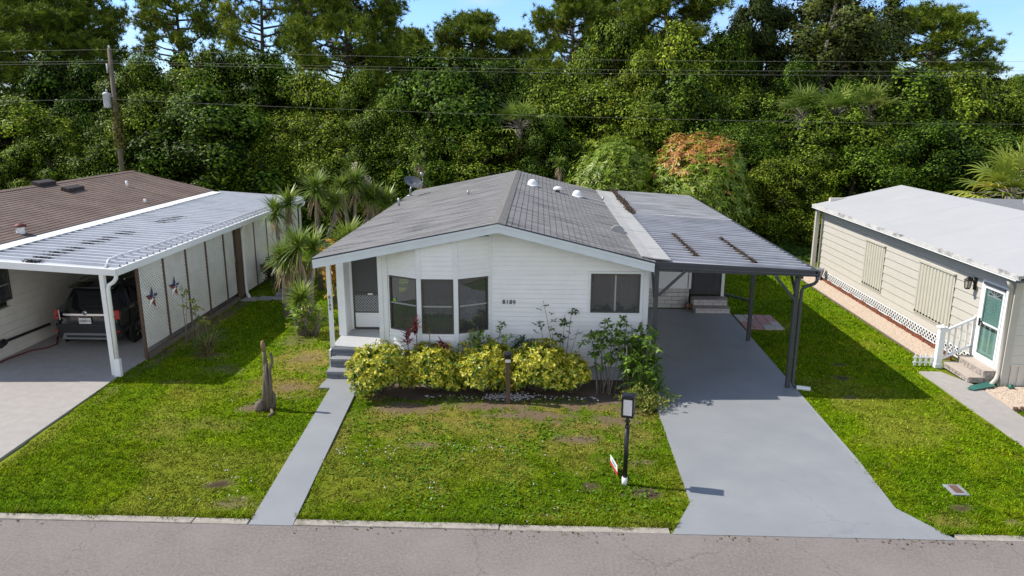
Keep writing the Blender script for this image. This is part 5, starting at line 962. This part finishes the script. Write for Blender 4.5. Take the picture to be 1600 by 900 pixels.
# red cordylines in front of the bay
for x, y, z, lab, red in ((-2.62, 15.12, 1.42, 'tallest red-leaved ti plant, before the bay window corner', 1), (-2.80, 15.08, 1.18, 'red ti plant with pale tips, leftmost before the bay window', .8), (-2.02, 15.05, .98, 'short dark red ti plant below the middle bay pane', 1)):
    t = thing('ti_plant', lab, 'plant', (x, y, 0), 'red ti plants before the bay window'); m = MB(); m.tube([(.04, .02, 0), (.02, 0, z*.6), (0, 0, z-.05)], [.014, .012, .010], 6); o = m.build('stem', M['bark_grey'], None, True); o.parent = t
    P = NP()
    for zz in (0, .10, .2): rosette(P, (0, 0, z+zz-.12), 11, .26, .055, (.26*red, .035, .04), (.42, .13, .12), .9, .1)
    new_obj('foliage', P.mesh('foliage', M['plant']), t)
for x, z, lab in ((-2.33, 1.34, 'bare stem with yellow tip leaves before the middle bay pane'), (-1.45, 1.34, 'bare brown stem before the right bay pane'), (-1.60, 1.02, 'thin short bare stem before the right bay pane'), (-3.05, 1.0, 'leaning thin bare stem under the left bay pane')):
    t = thing('bare_stem', lab, 'plant', (x, 15.1, 0)); m = MB(); m.tube([(.1 if x < -3 else .03, 0, 0), (.02, 0, z*.5), (0, 0, z)], [.013, .012, .009], 6); o = m.build('stem', M['bark_grey'], None, True); o.parent = t; P = NP()
    rosette(P, (0, 0, z), 7, .13, .03, (.32, .24, .05), (.30, .16, .09), .9, .0); new_obj('tip_leaves', P.mesh('tip_leaves', M['plant']), t)
# side yard
t = thing('ornamental_grass', 'arching tan-green ornamental grass in front of the lattice', 'plant', (-8.28, 17.3, 0)); P = NP()
for q in range(150): a = rng.uniform(0, 6.28); blade(P, (rng.normal(0, .07), rng.normal(0, .07), 0), arr(math.cos(a), math.sin(a), rng.uniform(.8, 3.5)), rng.uniform(.5, 1.0), .022, 1.5, pick([(.16, .17, .05), (.30, .25, .12), (.09, .13, .03)], 1)[0], 4)
new_obj('foliage', P.mesh('foliage', M['plant']), t)
leafy('sapling', 'spindly sapling with yellow-green leaves leaning on the lattice', 'sapling', (-8.75, 17.75, 0), [(-.15, .05, 1.45), (-.3, .1, 1.62), (.05, 0, 1.1), (.12, 0, .9), (-.05, 0, 1.25), (.25, 0, .75)], [(.24, .27, .03), (.12, .19, .025), (.40, .36, .05)], 5, .11, .05, .01, 5, .09)
leafy('rose_bush', 'dark bushy plant with a few red blooms against the white panels', 'shrub', (-8.95, 24.4, 0), [(rng.uniform(-.45, .45), rng.uniform(-.35, .35), rng.uniform(.3, 1.15)) for _ in range(26)], [(.05, .075, .03), (.09, .10, .04), (.04, .05, .025), (.40, .06, .02)], 5, .13, .07, .012, 6, .12, None, [.4, .3, .24, .06])
leafy('croton_bush', 'orange and yellow croton bush behind the porch post', 'shrub', (-6.05, 21.7, 0), [(rng.uniform(-.6, .65), rng.uniform(-.4, .4), rng.uniform(.5, 2.1)) for _ in range(36)], [(.58, .30, .03), (.62, .42, .06), (.50, .20, .04), (.16, .17, .03)], 6, .17, .065, .014, 6, .13, None, [.36, .32, .17, .15])
leafy('croton_bush', 'low light green leafy shrub at the foot of the small yucca', 'shrub', (-6.25, 18.95, 0), [(rng.uniform(-.5, .55), rng.uniform(-.3, .3), rng.uniform(.25, .85)) for _ in range(24)], [(.22, .34, .03), (.13, .25, .025), (.34, .38, .05)], 6, .11, .05, .02, 6, .10)
def yucca(x, y, heads, lab, ln=.74, trunk_r=.075, n_=125, flower=False, base=(0, 0)):
    """trunks with sword-leaf heads and a skirt of dead leaves; heads = (dx, dy, z, size)"""
    t = thing('yucca_tree', lab, 'yucca', (x, y, 0), 'yuccas between the two homes'); m = MB()
    for dx, dy, z, s in heads:
        if z > .5: m.tube([(base[0]*.5, base[1]*.5, -.05), (base[0]+dx*.25, base[1]+dy*.25, z*.45), (dx*.85, dy*.85, z*.8), (dx, dy, z)], [trunk_r*1.25, trunk_r, trunk_r*.8, trunk_r*.6], 9)
        else: m.tube([(dx, dy, -.05), (dx, dy, z)], [trunk_r, trunk_r*.7], 9)
    o = m.build('trunk', M['bark_grey'], None, True); o.parent = t
    for dx, dy, z, s in heads:
        P = NP(); rosette(P, (dx, dy, z), int(n_*s), ln*s, .056, (.13, .215, .022), (.22, .30, .05), .75, -.55); rosette(P, (dx, dy, z+.12), int(n_*.5*s), ln*s*.9, .052, (.17, .25, .028), (.27, .34, .06), .35, .35)
        new_obj('leaf_rosette', P.mesh('leaf_rosette', M['plant']), t)
        if z > .8:
            P = NP()
            for q in range(int(46*s)): a = rng.uniform(0, 6.28); blade(P, (dx+.07*math.cos(a), dy+.07*math.sin(a), z-rng.uniform(.02, .55)*s), arr(math.cos(a)*.55, math.sin(a)*.55, -.75), rng.uniform(.35, .6)*s, .042, 1.6, arr(.36, .28, .17)*rng.uniform(.55, 1.25), 2)
            new_obj('dead_skirt', P.mesh('dead_skirt', M['dead']), t)
    if flower:
        dx, dy, z, s = heads[-1]; P = NP(); n2 = 90; p_ = np.stack([dx+rng.normal(0, .06, n2), dy+rng.normal(0, .06, n2), z+.25+rng.uniform(0, .45, n2)], 1); leaves(P, p_, unit(rng.normal(size=(n2, 3))), .09, .6, arr(.62, .56, .40)*rng.uniform(.7, 1.1, (n2, 1))); new_obj('flower_spike', P.mesh('flower_spike', M['plant']), t)
    return t
yucca(-8.25, 23.0, [(-.12, 0, 2.75, .95), (.26, .2, 3.02, 1.0)], 'two-headed yucca nearest the white carport panels, above the red-bloomed bush')
yucca(-7.35, 24.0, [(0, 0, 3.38, 1.12), (.62, .1, 2.95, .9)], 'tall yucca with a wide head, second from the white carport', flower=False)
yucca(-6.42, 25.0, [(-.28, 0, 3.35, .9), (.12, .1, 3.52, 1.05)], 'tallest yucca with a cream flower spike above the roof edge', flower=True)
yucca(-5.75, 25.2, [(.05, 0, 2.95, 1.05), (.45, .2, 2.8, 1.0), (-.15, .1, 3.05, .85)], 'leaning yucca clump almost touching the grey roof', base=(-.7, 0), flower=True)
yucca(-7.35, 20.5, [(0, 0, 1.78, 1.05)], 'single-headed yucca with drooping leaves, nearest the small lawn yucca', n_=100)
yucca(-6.55, 20.3, [(-.25, 0, 2.15, 1.1), (.12, .15, 2.1, 1.0), (-.5, .2, 1.75, 1.0)], 'big low yucca mass beside the porch eave', n_=90)
yucca(-5.95, 22.6, [(0, 0, 2.0, 1.1), (-.5, .3, 1.7, .9)], 'yucca head just clear of the left eave, behind the low mass')
yucca(-6.42, 19.15, [(0, 0, .92, 1.0)], 'small pale-tipped yucca on the left lawn', .6, .06)
yucca(-4.93, 30.5, [(0, 0, 3.85, .8), (.1, 0, 3.1, .85)], 'thin far yucca showing beyond the satellite dish', .55, .07); yucca(.86, 31, [(0, 0, 3.7, .8)], 'lone far yucca behind the ridge of the grey roof', .55, .07)
# ================================================================= TREES
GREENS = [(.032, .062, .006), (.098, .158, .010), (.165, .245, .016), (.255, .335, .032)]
def broad_crown(R0, H0, nl, per, leaf, seed, low=.08, shape=1., cols=GREENS, wts=(.34, .30, .22, .14), open_=0.):
    global rng
    rng = np.random.default_rng(seed); P = NP(); cs = []
    while len(cs) < nl:
        a = rng.uniform(0, 2*np.pi); h = rng.uniform(0, 1); prof = .82+.3*h if h < .55 else max(.18, math.cos((h-.55)/.45*1.35))
        bump = 1+.22*math.sin(3*a+seed)+.16*math.sin(5*a+2*seed+h*6); rr = R0*prof*bump*rng.uniform(.35, 1.0)**.4*.88; z = H0*(low+(1-low)*h*(.93+.07*math.sin(2*a+seed)))
        cs.append((rr*math.cos(a), rr*math.sin(a), z))
    cs = np.array(cs)
    for c in cs:
        r = rng.uniform(.42, .98)*R0/3*(1.25 if rng.random() < .15 else 1); n = int(per*r*r*2.7); sc = rng.uniform(.72, 1.35, 3)*np.array([1, 1, .8]); out_ = unit(np.array([c[0], c[1], 1.2]))
        d = unit(rng.normal(size=(n, 3))+out_*.6); q = d*sc; ang = np.arctan2(d[:, 1], d[:, 0]); q = q*(1+.22*np.sin(3*ang+c[2]*5)+.18*np.sin(5*d[:, 2]+c[0]*7))[:, None]
        p = c+q*r*rng.uniform(.62, 1.16, (n, 1)); N = unit(d*.95+arr(0, 0, .25)+rng.normal(0, .30, (n, 3))); tone = rng.uniform(.62, 1.35)
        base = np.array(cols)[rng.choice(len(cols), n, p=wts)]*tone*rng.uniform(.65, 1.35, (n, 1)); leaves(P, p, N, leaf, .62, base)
        m = n//5; leaves(P, c+rng.normal(0, .33, (m, 3))*r, unit(rng.normal(size=(m, 3))), leaf*2.1, .7, np.array([.022, .030, .008])*rng.uniform(.6, 1.4, (m, 1)))   # big dark leaves added inside to block light; shade put in their colour
        if rng.random() < .16:
            n = 36; p = c+out_*r*.9+rng.normal(0, .16, (n, 3)); leaves(P, p, unit(rng.normal(size=(n, 3))+arr(0, 0, .6)), leaf, .6, arr(.27, .32, .03)*rng.uniform(.7, 1.2, (n, 1)))
    return P, cs
def trunk_mesh(cs, H0, r0, nb, m, up=.62, seed=1):
    rg = np.random.default_rng(seed); mb = MB(); top = Vector((rg.normal(0, .2), rg.normal(0, .2), H0*up)); mid = Vector((rg.normal(0, .15), rg.normal(0, .15), H0*up*.5))
    mb.tube([(0, 0, -.1), mid, top], [r0, r0*.8, r0*.45], 9)
    for i in rg.choice(len(cs), min(nb, len(cs)), replace=False):
        c = Vector(cs[i]); s = top*min(1, max(.35, (c.z-.8)/(H0*up+.01))); q = (s+c)/2+Vector((rg.normal(0, .2), rg.normal(0, .2), .15)); mb.tube([s, q, c], [r0*.42, r0*.26, r0*.08], 6, cap=False)
    me_o = mb.build('trunk', m, None, True); me = me_o.data; bpy.data.objects.remove(me_o); return me
PROTO = {}
for i, (nl, per, lf_, low) in enumerate(((86, 470, .125, .05), (72, 460, .14, .04), (102, 470, .115, .06), (80, 480, .125, .03))):
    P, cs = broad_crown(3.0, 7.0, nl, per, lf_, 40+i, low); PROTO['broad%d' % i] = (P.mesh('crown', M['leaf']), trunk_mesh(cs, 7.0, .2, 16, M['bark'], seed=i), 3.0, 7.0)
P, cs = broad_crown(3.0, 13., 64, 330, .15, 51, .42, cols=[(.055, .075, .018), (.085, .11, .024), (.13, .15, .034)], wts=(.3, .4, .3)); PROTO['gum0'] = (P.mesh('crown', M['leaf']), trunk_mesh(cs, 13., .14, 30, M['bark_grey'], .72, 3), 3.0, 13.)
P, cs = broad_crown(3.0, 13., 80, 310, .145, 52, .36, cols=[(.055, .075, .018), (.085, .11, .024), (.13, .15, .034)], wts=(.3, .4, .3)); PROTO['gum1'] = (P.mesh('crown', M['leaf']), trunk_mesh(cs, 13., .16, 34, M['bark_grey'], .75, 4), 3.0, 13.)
def pine(seed, H0=13., R0=3., low=.52, nb=34, dens=1.):
    global rng
    rng = np.random.default_rng(seed); P = NP(); mb = MB(); tp = [Vector((math.sin(z*.31+seed)*.28, math.cos(z*.27+seed)*.22, z)) for z in np.linspace(-.1, H0*.94, 9)]; mb.tube(tp, list(np.linspace(.21, .06, 9)), 9)
    at = lambda z: Vector((math.sin(z*.31+seed)*.28, math.cos(z*.27+seed)*.22, z)); C = []
    for i in range(nb):
        h = low+(1-low)*(i+rng.random())/nb; z = H0*h*.93; a = i*2.4+rng.normal(0, .5); L_ = R0*(.55+.5*math.sin(math.pi*min(1, (h-low)/(1-low)*.75+.25)))*rng.uniform(.6, 1.1)*(1-.5*max(0, (h-.85)/.15)); rise = L_*rng.uniform(.15, .6)
        s = at(z); q = s+Vector((math.cos(a)*L_*.5, math.sin(a)*L_*.5, rise*.25)); e = s+Vector((math.cos(a)*L_, math.sin(a)*L_, rise)); mb.tube([s, q, e], [.065, .045, .018], 5, cap=False)
        if rng.random() < .12*(h < .72): continue
        for k in range(int(rng.integers(4, 7))):
            u = rng.uniform(.5, 1.08); b = q*(1-u)+e*u if u > .0 else q; b = b+Vector(rng.normal(0, .34, 3)*arr(1, 1, .5)); mb.tube([q*.4+e*.6, b], [.02, .01], 4, cap=False)
            for _ in range(int(13*dens)): C.append(tuple(b+Vector(rng.normal(0, 1, 3)*arr(.30, .30, .17))+Vector((0, 0, .1))))
    C = np.array(C); n = len(C); k = 24; D = unit(rng.normal(size=(n, k, 3))+arr(0, 0, .55)); ln = rng.uniform(.20, .38, (n, k, 1)); sd = unit(np.cross(D, rng.normal(size=(n, k, 3))))*.021
    v = np.stack([C[:, None]-sd, C[:, None]+sd, C[:, None]+D*ln], 2).reshape(-1, 3); col = np.array([(.085, .130, .010), (.145, .205, .015), (.225, .275, .022)])[rng.integers(0, 3, n)]*rng.uniform(.75, 1.25, (n, 1)); P.add(v, np.arange(len(v)).reshape(-1, 3), np.repeat(col, 3*k, 0))
    o = mb.build('trunk', M['bark_pine'], None, True); me = o.data; bpy.data.objects.remove(o); return P.mesh('crown', M['needle']), me, R0, H0
PROTO['pine0'] = pine(61, nb=44); PROTO['pine1'] = pine(62, low=.60, nb=34); PROTO['pine2'] = pine(63, low=.45, nb=54, dens=1.2); PROTO['pine3'] = pine(64, low=.62, nb=24, dens=.9)
def mango(seed, flush):
    global rng
    rng = np.random.default_rng(seed); P = NP(); R0, H0 = 2.3, 4.9; n = 2700; p_, n_, lc = lumps(n, R0, R0, H0, 70, .4); inner = p_*arr(.86, .86, .9)
    cols = [(.20, .30, .02), (.28, .36, .035), (.38, .42, .08), (.11, .18, .015)]; fl = np.zeros(n, bool)
    if flush: ax = p_[:, 2]/H0-.13*(p_[:, 0]/R0)-.07*(p_[:, 1]/R0)+.05*np.sin(p_[:, 0]*4); fl = (ax > .84) & (rng.random(n) < .8); fl |= (ax > .45) & (rng.random(n) < .05)
    whorls(P, p_[~fl], n_[~fl], 7, .25, .062, cols, .3, [.36, .30, .14, .20], .35); whorls(P, inner[::2], n_[::2], 6, .25, .07, cols[::3], .2, None, .4)
    if flush: whorls(P, p_[fl], n_[fl], 7, .24, .06, [(.56, .24, .07), (.55, .36, .06), (.50, .18, .11), (.34, .34, .05)], .3, [.33, .27, .25, .15], .45)
    return P.mesh('crown', M['plant']), trunk_mesh(lc, H0, .16, 18, M['bark'], .5, seed), R0, H0
PROTO['mango0'] = mango(71, False); PROTO['mango1'] = mango(72, True)
def palm(seed, H0=6., nf=34, size=1., cols=((.11, .18, .022), (.19, .26, .05), (.28, .32, .07)), dead=5):
    global rng
    rng = np.random.default_rng(seed); P = NP(); mb = MB(); zc = H0-1.0; mb.tube([(0, 0, -.1), (.08, 0, zc*.5), (0, 0, zc)], [.2, .16, .19], 10)
    for i in range(nf+dead):
        a = i*2.4+rng.normal(0, .2); isd = i >= nf; e = rng.uniform(-.2, 1.4) if not isd else rng.uniform(-1.2, -.7); d = arr(math.cos(a)*math.cos(e), math.sin(a)*math.cos(e), math.sin(e)); b = arr(0, 0, zc+.05); L_ = rng.uniform(.7, 1.1)*size; tip = b+d*L_+arr(0, 0, -.12*L_)
        mb.tube([tuple(b), tuple(b+d*L_*.5), tuple(tip)], [.03, .022, .014], 4, cap=False); s = unit(np.cross(d, arr(0, 0, 1))+1e-6); u = np.cross(s, d); c = (arr(.26, .18, .09) if isd else np.array(cols[rng.choice(3, p=(.5, .36, .14))]))*rng.uniform(.7, 1.25)
        for j in range(13):
            th = (j/12-.5)*R(200); dd = unit(d*math.cos(th)+s*math.sin(th)+u*.12); blade(P, tip, dd, size*rng.uniform(.7, 1.0)*(1-.25*abs(j/12-.5)), .10*size, 1.1 if not isd else 1.6, c, 3, c*1.25, up=tuple(u))
    o = mb.build('trunk', M['bark_grey'], None, True); me = o.data; bpy.data.objects.remove(o); return P.mesh('crown', M['plant']), me, 1.8, H0
PROTO['palm0'] = palm(81); PROTO['palm1'] = palm(82); PROTO['palm2'] = palm(83, 3.6, 26, 1.25, ((.22, .28, .035), (.33, .36, .06), (.42, .36, .06)), 4)
rng = np.random.default_rng(99)
def tree(name, kind, x, y, h, r, label, cat, group, rot=None):
    crown, trunk, R0, H0 = PROTO[kind]; t = thing(name, label, cat, (x, y, -.06), group); new_obj('trunk', trunk, t); new_obj('crown', crown, t)
    t.scale = (r/R0, r/R0, h/H0); t.rotation_euler = (0, 0, rng.uniform(0, 6.28) if rot is None else rot); return t
WG = 'leafy trees along the woodland edge'; PG = 'pines standing above the woodland'
BROAD = [(-27.07, 38, 6.1, 3.0, 'vine-draped leafy tree at the left edge, over the brown roof'), (-26.7, 42, 8.9, 2.9, 'tall leafy tree left of the utility pole'), (-22.3, 42, 8.0, 2.6, 'leafy tree directly behind the utility pole top'), (-16.07, 36.6, 6.6, 3.5, 'broad rounded olive-green tree behind the white left carport'),
 (-20.71, 45, 8.7, 3.5, 'high leafy tree right of the utility pole, second row'), (-16.85, 45, 8.7, 3.1, 'high leafy tree behind the broad olive-green one'), (-13.19, 43, 8.25, 2.6, 'yellowish leafy tree over the yuccas, second row'), (-10.07, 42, 7.3, 2.2, 'dark leafy tree left of the tall middle tree'), (-7.34, 37, 6.0, 2.3, 'low leafy tree behind the satellite dish'),
 (-5.16, 40, 8.4, 3.5, 'big leafy tree above the left slope of the grey roof'), (-3.03, 43, 8.0, 2.6, 'leafy tree above the ridge of the grey roof'), (.2, 41, 7.5, 2.9, 'leafy tree right behind the woodland palm'), (2.87, 40, 7.45, 3.1, 'wide leafy tree above the green mango'), (6.0, 45, 8.35, 2.3, 'leafy tree between the two mango crowns, far row'), (7.67, 40, 7.45, 2.8, 'leafy tree above the orange-tipped mango'),
 (8.29, 47, 10.2, 2.9, 'tall bright tree reaching up among the right-hand pines'), (4.34, 48, 10.6, 2.7, 'tall vine-covered tree left of the bright one'), (12.06, 42, 7.0, 2.6, 'leafy tree left of the palm group'), (10.48, 37, 5.0, 2.3, 'low leafy tree just right of the orange-tipped mango'), (14.04, 36.0, 5.7, 2.6, 'leafy tree under the palm group'),
 (18.9, 40, 7.7, 3.5, 'wide bright leafy tree above the white right roof'), (22.22, 41, 7.4, 3.2, 'leafy tree right of the wide bright one'), (25.36, 42, 6.95, 2.9, 'leafy tree at the right edge, upper row'), (21.49, 36, 4.7, 2.5, 'low leafy tree behind the yellow-green palm'), (17.71, 35, 5.0, 2.7, 'low leafy tree behind the ridge of the white roof'),
 (14.58, 35, 4.7, 2.4, 'low leafy tree behind the far corner of the white roof'), (11.31, 34, 3.6, 1.8, 'small leafy tree where the right lawn meets the wood'), (-2.4, 36, 5.0, 2.5, 'low leafy tree just left of the woodland palm'), (-4.94, 35.5, 5.2, 2.5, 'low leafy tree behind the left slope of the grey roof'), (.4, 37.0, 5.2, 1.9, 'low leafy tree right of the woodland palm'),
 (-9.6, 37, 5.35, 2.3, 'low leafy tree behind the tall yuccas'), (-12.83, 38, 5.2, 2.0, 'low leafy tree behind the two-headed yucca'), (-24.81, 41, 6.45, 2.1, 'middle leafy tree just left of the transformer'), (-24.3, 36, 4.9, 1.9, 'low leafy tree over the dark roof vent'), (9.54, 42, 6.0, 2.2, 'shadowed leafy tree right above the orange mango leaves'), (-21.0, 36.5, 4.4, 2.0, 'low leafy tree at the foot of the utility pole'),
 (-32.07, 40, 7.9, 3.1, 'leafy tree beyond the left edge of the brown roof'), (27.66, 40, 7.0, 3.1, 'leafy tree beyond the right edge of the white roof'), (-10.98, 46, 8.6, 2.4, 'high leafy tree in the dark gap left of centre'), (17.84, 44, 6.9, 2.6, 'leafy tree behind the right palm of the group'), (15.41, 46, 7.9, 2.4, 'leafy tree behind the left palms of the group'), (11.2, 47, 10.0, 2.5, 'tall leafy tree left of the grey-limbed trees'), (-19.2, 38.5, 6.3, 2.4, 'leafy tree close to the right side of the utility pole'), (-.6, 47, 8.8, 2.6, 'leafy tree below the round-topped middle pine'), (5.4, 37.5, 6.2, 2.4, 'leafy tree rising between the two mangoes'), (25.5, 36.5, 5.2, 2.6, 'low leafy tree by the right edge'), (-30, 36.5, 5.2, 2.6, 'low leafy tree by the left edge')]
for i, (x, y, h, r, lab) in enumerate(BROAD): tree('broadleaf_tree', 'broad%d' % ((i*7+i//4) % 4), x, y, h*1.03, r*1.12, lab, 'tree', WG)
PINES = [(-31.74, 48, 13.7, 4.0, 2, 'sunlit pine filling the top left corner'), (-30.6, 52, 14.7, 2.3, 0, 'tall pine just left of the utility pole'), (-25.9, 55, 16.2, 3.2, 1, 'open pine with spreading limbs right of the pole'), (-18.93, 52, 15.8, 3.4, 3, 'sparse pine with long bare grey limbs'), (-11.69, 47, 14.9, 3.3, 2, 'dense dark pine left of the open sky'), (-15.0, 50, 14.3, 2.0, 3, 'pine between the sparse one and the dense dark one'), (-9.26, 56, 11.9, 2.9, 0, 'leftmost of the rounded pines under the open sky'), (-5.1, 58, 13.3, 3.3, 2, 'tallest rounded pine in the middle of the sky gap'), (-1.4, 57, 11.9, 2.5, 0, 'rounded pine at the right end of the sky gap'), (1.87, 52, 14.0, 2.8, 0, 'pine at the left of the tall right-hand pines'), (7.8, 50, 14.6, 3.5, 2, 'wide pine reaching out of frame at upper right of centre'), (27.2, 55, 13.3, 3.7, 1, 'pine with layered pads on its own at the right'), (5.19, 54, 14.9, 2.8, 0, 'pine hidden behind the vine-covered tree'), (-10.99, 54, 10.8, 2.3, 0, 'small pine in front of the dense dark one'), (30.4, 56, 9.6, 2.6, 3, 'low spreading pine bough at the far right'), (-35, 52, 14.5, 3.5, 2, 'pine just beyond the left edge'), (20.6, 54, 12.0, 2.8, 2, 'pine behind the grey-limbed trees')]
for x, y, h, r, k, lab in PINES: tree('pine_tree', 'pine%d' % k, x, y, h, r*.98, lab, 'pine', PG)
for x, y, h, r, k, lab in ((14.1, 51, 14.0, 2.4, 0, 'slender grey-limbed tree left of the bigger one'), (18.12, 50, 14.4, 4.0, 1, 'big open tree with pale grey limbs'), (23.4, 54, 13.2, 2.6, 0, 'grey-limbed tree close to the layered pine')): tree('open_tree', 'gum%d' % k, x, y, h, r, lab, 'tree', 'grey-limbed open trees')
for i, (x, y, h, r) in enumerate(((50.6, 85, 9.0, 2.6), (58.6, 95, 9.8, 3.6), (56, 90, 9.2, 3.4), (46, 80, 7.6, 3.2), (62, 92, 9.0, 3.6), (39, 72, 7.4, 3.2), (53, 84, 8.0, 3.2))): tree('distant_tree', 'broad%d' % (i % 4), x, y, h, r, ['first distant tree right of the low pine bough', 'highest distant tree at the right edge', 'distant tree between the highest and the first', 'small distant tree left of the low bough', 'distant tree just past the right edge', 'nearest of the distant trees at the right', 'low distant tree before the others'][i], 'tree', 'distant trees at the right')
tree('mango_tree', 'mango0', 3.27, 33, 4.75, 2.3, 'green mango tree behind the right slope of the grey roof', 'mango tree', None); tree('mango_tree', 'mango1', 6.95, 32.4, 4.95, 2.45, 'mango tree with orange and pink new leaves on top', 'mango tree', None, 0)
for x, y, h, r, k, lab in ((-1.01, 37.0, 6.1, 1.9, 0, 'fan palm in the wood above the grey ridge'), (12.9, 37.6, 6.7, 1.9, 1, 'leftmost fan palm of the group above the right lawn'), (14.24, 37.2, 6.7, 2.1, 0, 'grey-green middle fan palm of the group'), (16.34, 38, 6.8, 2.0, 1, 'fan palm right of the group, with a hanging dead skirt'), (18.75, 30.0, 3.75, 2.0, 2, 'yellow-green fan palm behind the white roof'), (25.6, 39.5, 6.3, 1.8, 1, 'small fan palm at the right edge of the wood')): tree('fan_palm', 'palm%d' % k, x, y, h, r, lab, 'palm', None)
q = MB(); q.tube([(-25.2, 48, -.1), (-25.25, 48, 5), (-25.2, 48, 9.7)], [.16, .12, .03], 7)
for z, a, l_ in ((8.3, .3, .7), (8.7, 2.6, .6), (9.1, .1, .6), (9.3, 3.0, .4), (7.9, 3.4, .5)): q.tube([(-25.22, 48, z), (-25.22+l_*math.cos(a)*.6, 48+l_*math.sin(a)*.6, z+.2), (-25.22+l_*math.cos(a), 48+l_*math.sin(a), z+.5)], [.03, .02, .01], 4)
tag(q.build('dead_tree', M['bark_grey'], None, True), 'thin bare dead trunk against the sky right of the pole', 'dead tree')
# undergrowth and the far wood, masses nobody could count
def mass(name, n, x0, x1, y0, y1, zf, leaf, cols, lab, cat):
    x = rng.uniform(x0, x1, n); y = rng.uniform(y0, y1, n); top = zf(x, y); z = top*rng.uniform(0, 1, n)**.6; P = NP(); leaves(P, np.stack([x, y, z], 1), unit(rng.normal(0, .6, (n, 3))+arr(0, -.25, .8)), leaf, .6, pick(cols, n)); o = new_obj(name, P.mesh(name, M['leaf'])); return tag(o, lab, cat, kind='stuff')
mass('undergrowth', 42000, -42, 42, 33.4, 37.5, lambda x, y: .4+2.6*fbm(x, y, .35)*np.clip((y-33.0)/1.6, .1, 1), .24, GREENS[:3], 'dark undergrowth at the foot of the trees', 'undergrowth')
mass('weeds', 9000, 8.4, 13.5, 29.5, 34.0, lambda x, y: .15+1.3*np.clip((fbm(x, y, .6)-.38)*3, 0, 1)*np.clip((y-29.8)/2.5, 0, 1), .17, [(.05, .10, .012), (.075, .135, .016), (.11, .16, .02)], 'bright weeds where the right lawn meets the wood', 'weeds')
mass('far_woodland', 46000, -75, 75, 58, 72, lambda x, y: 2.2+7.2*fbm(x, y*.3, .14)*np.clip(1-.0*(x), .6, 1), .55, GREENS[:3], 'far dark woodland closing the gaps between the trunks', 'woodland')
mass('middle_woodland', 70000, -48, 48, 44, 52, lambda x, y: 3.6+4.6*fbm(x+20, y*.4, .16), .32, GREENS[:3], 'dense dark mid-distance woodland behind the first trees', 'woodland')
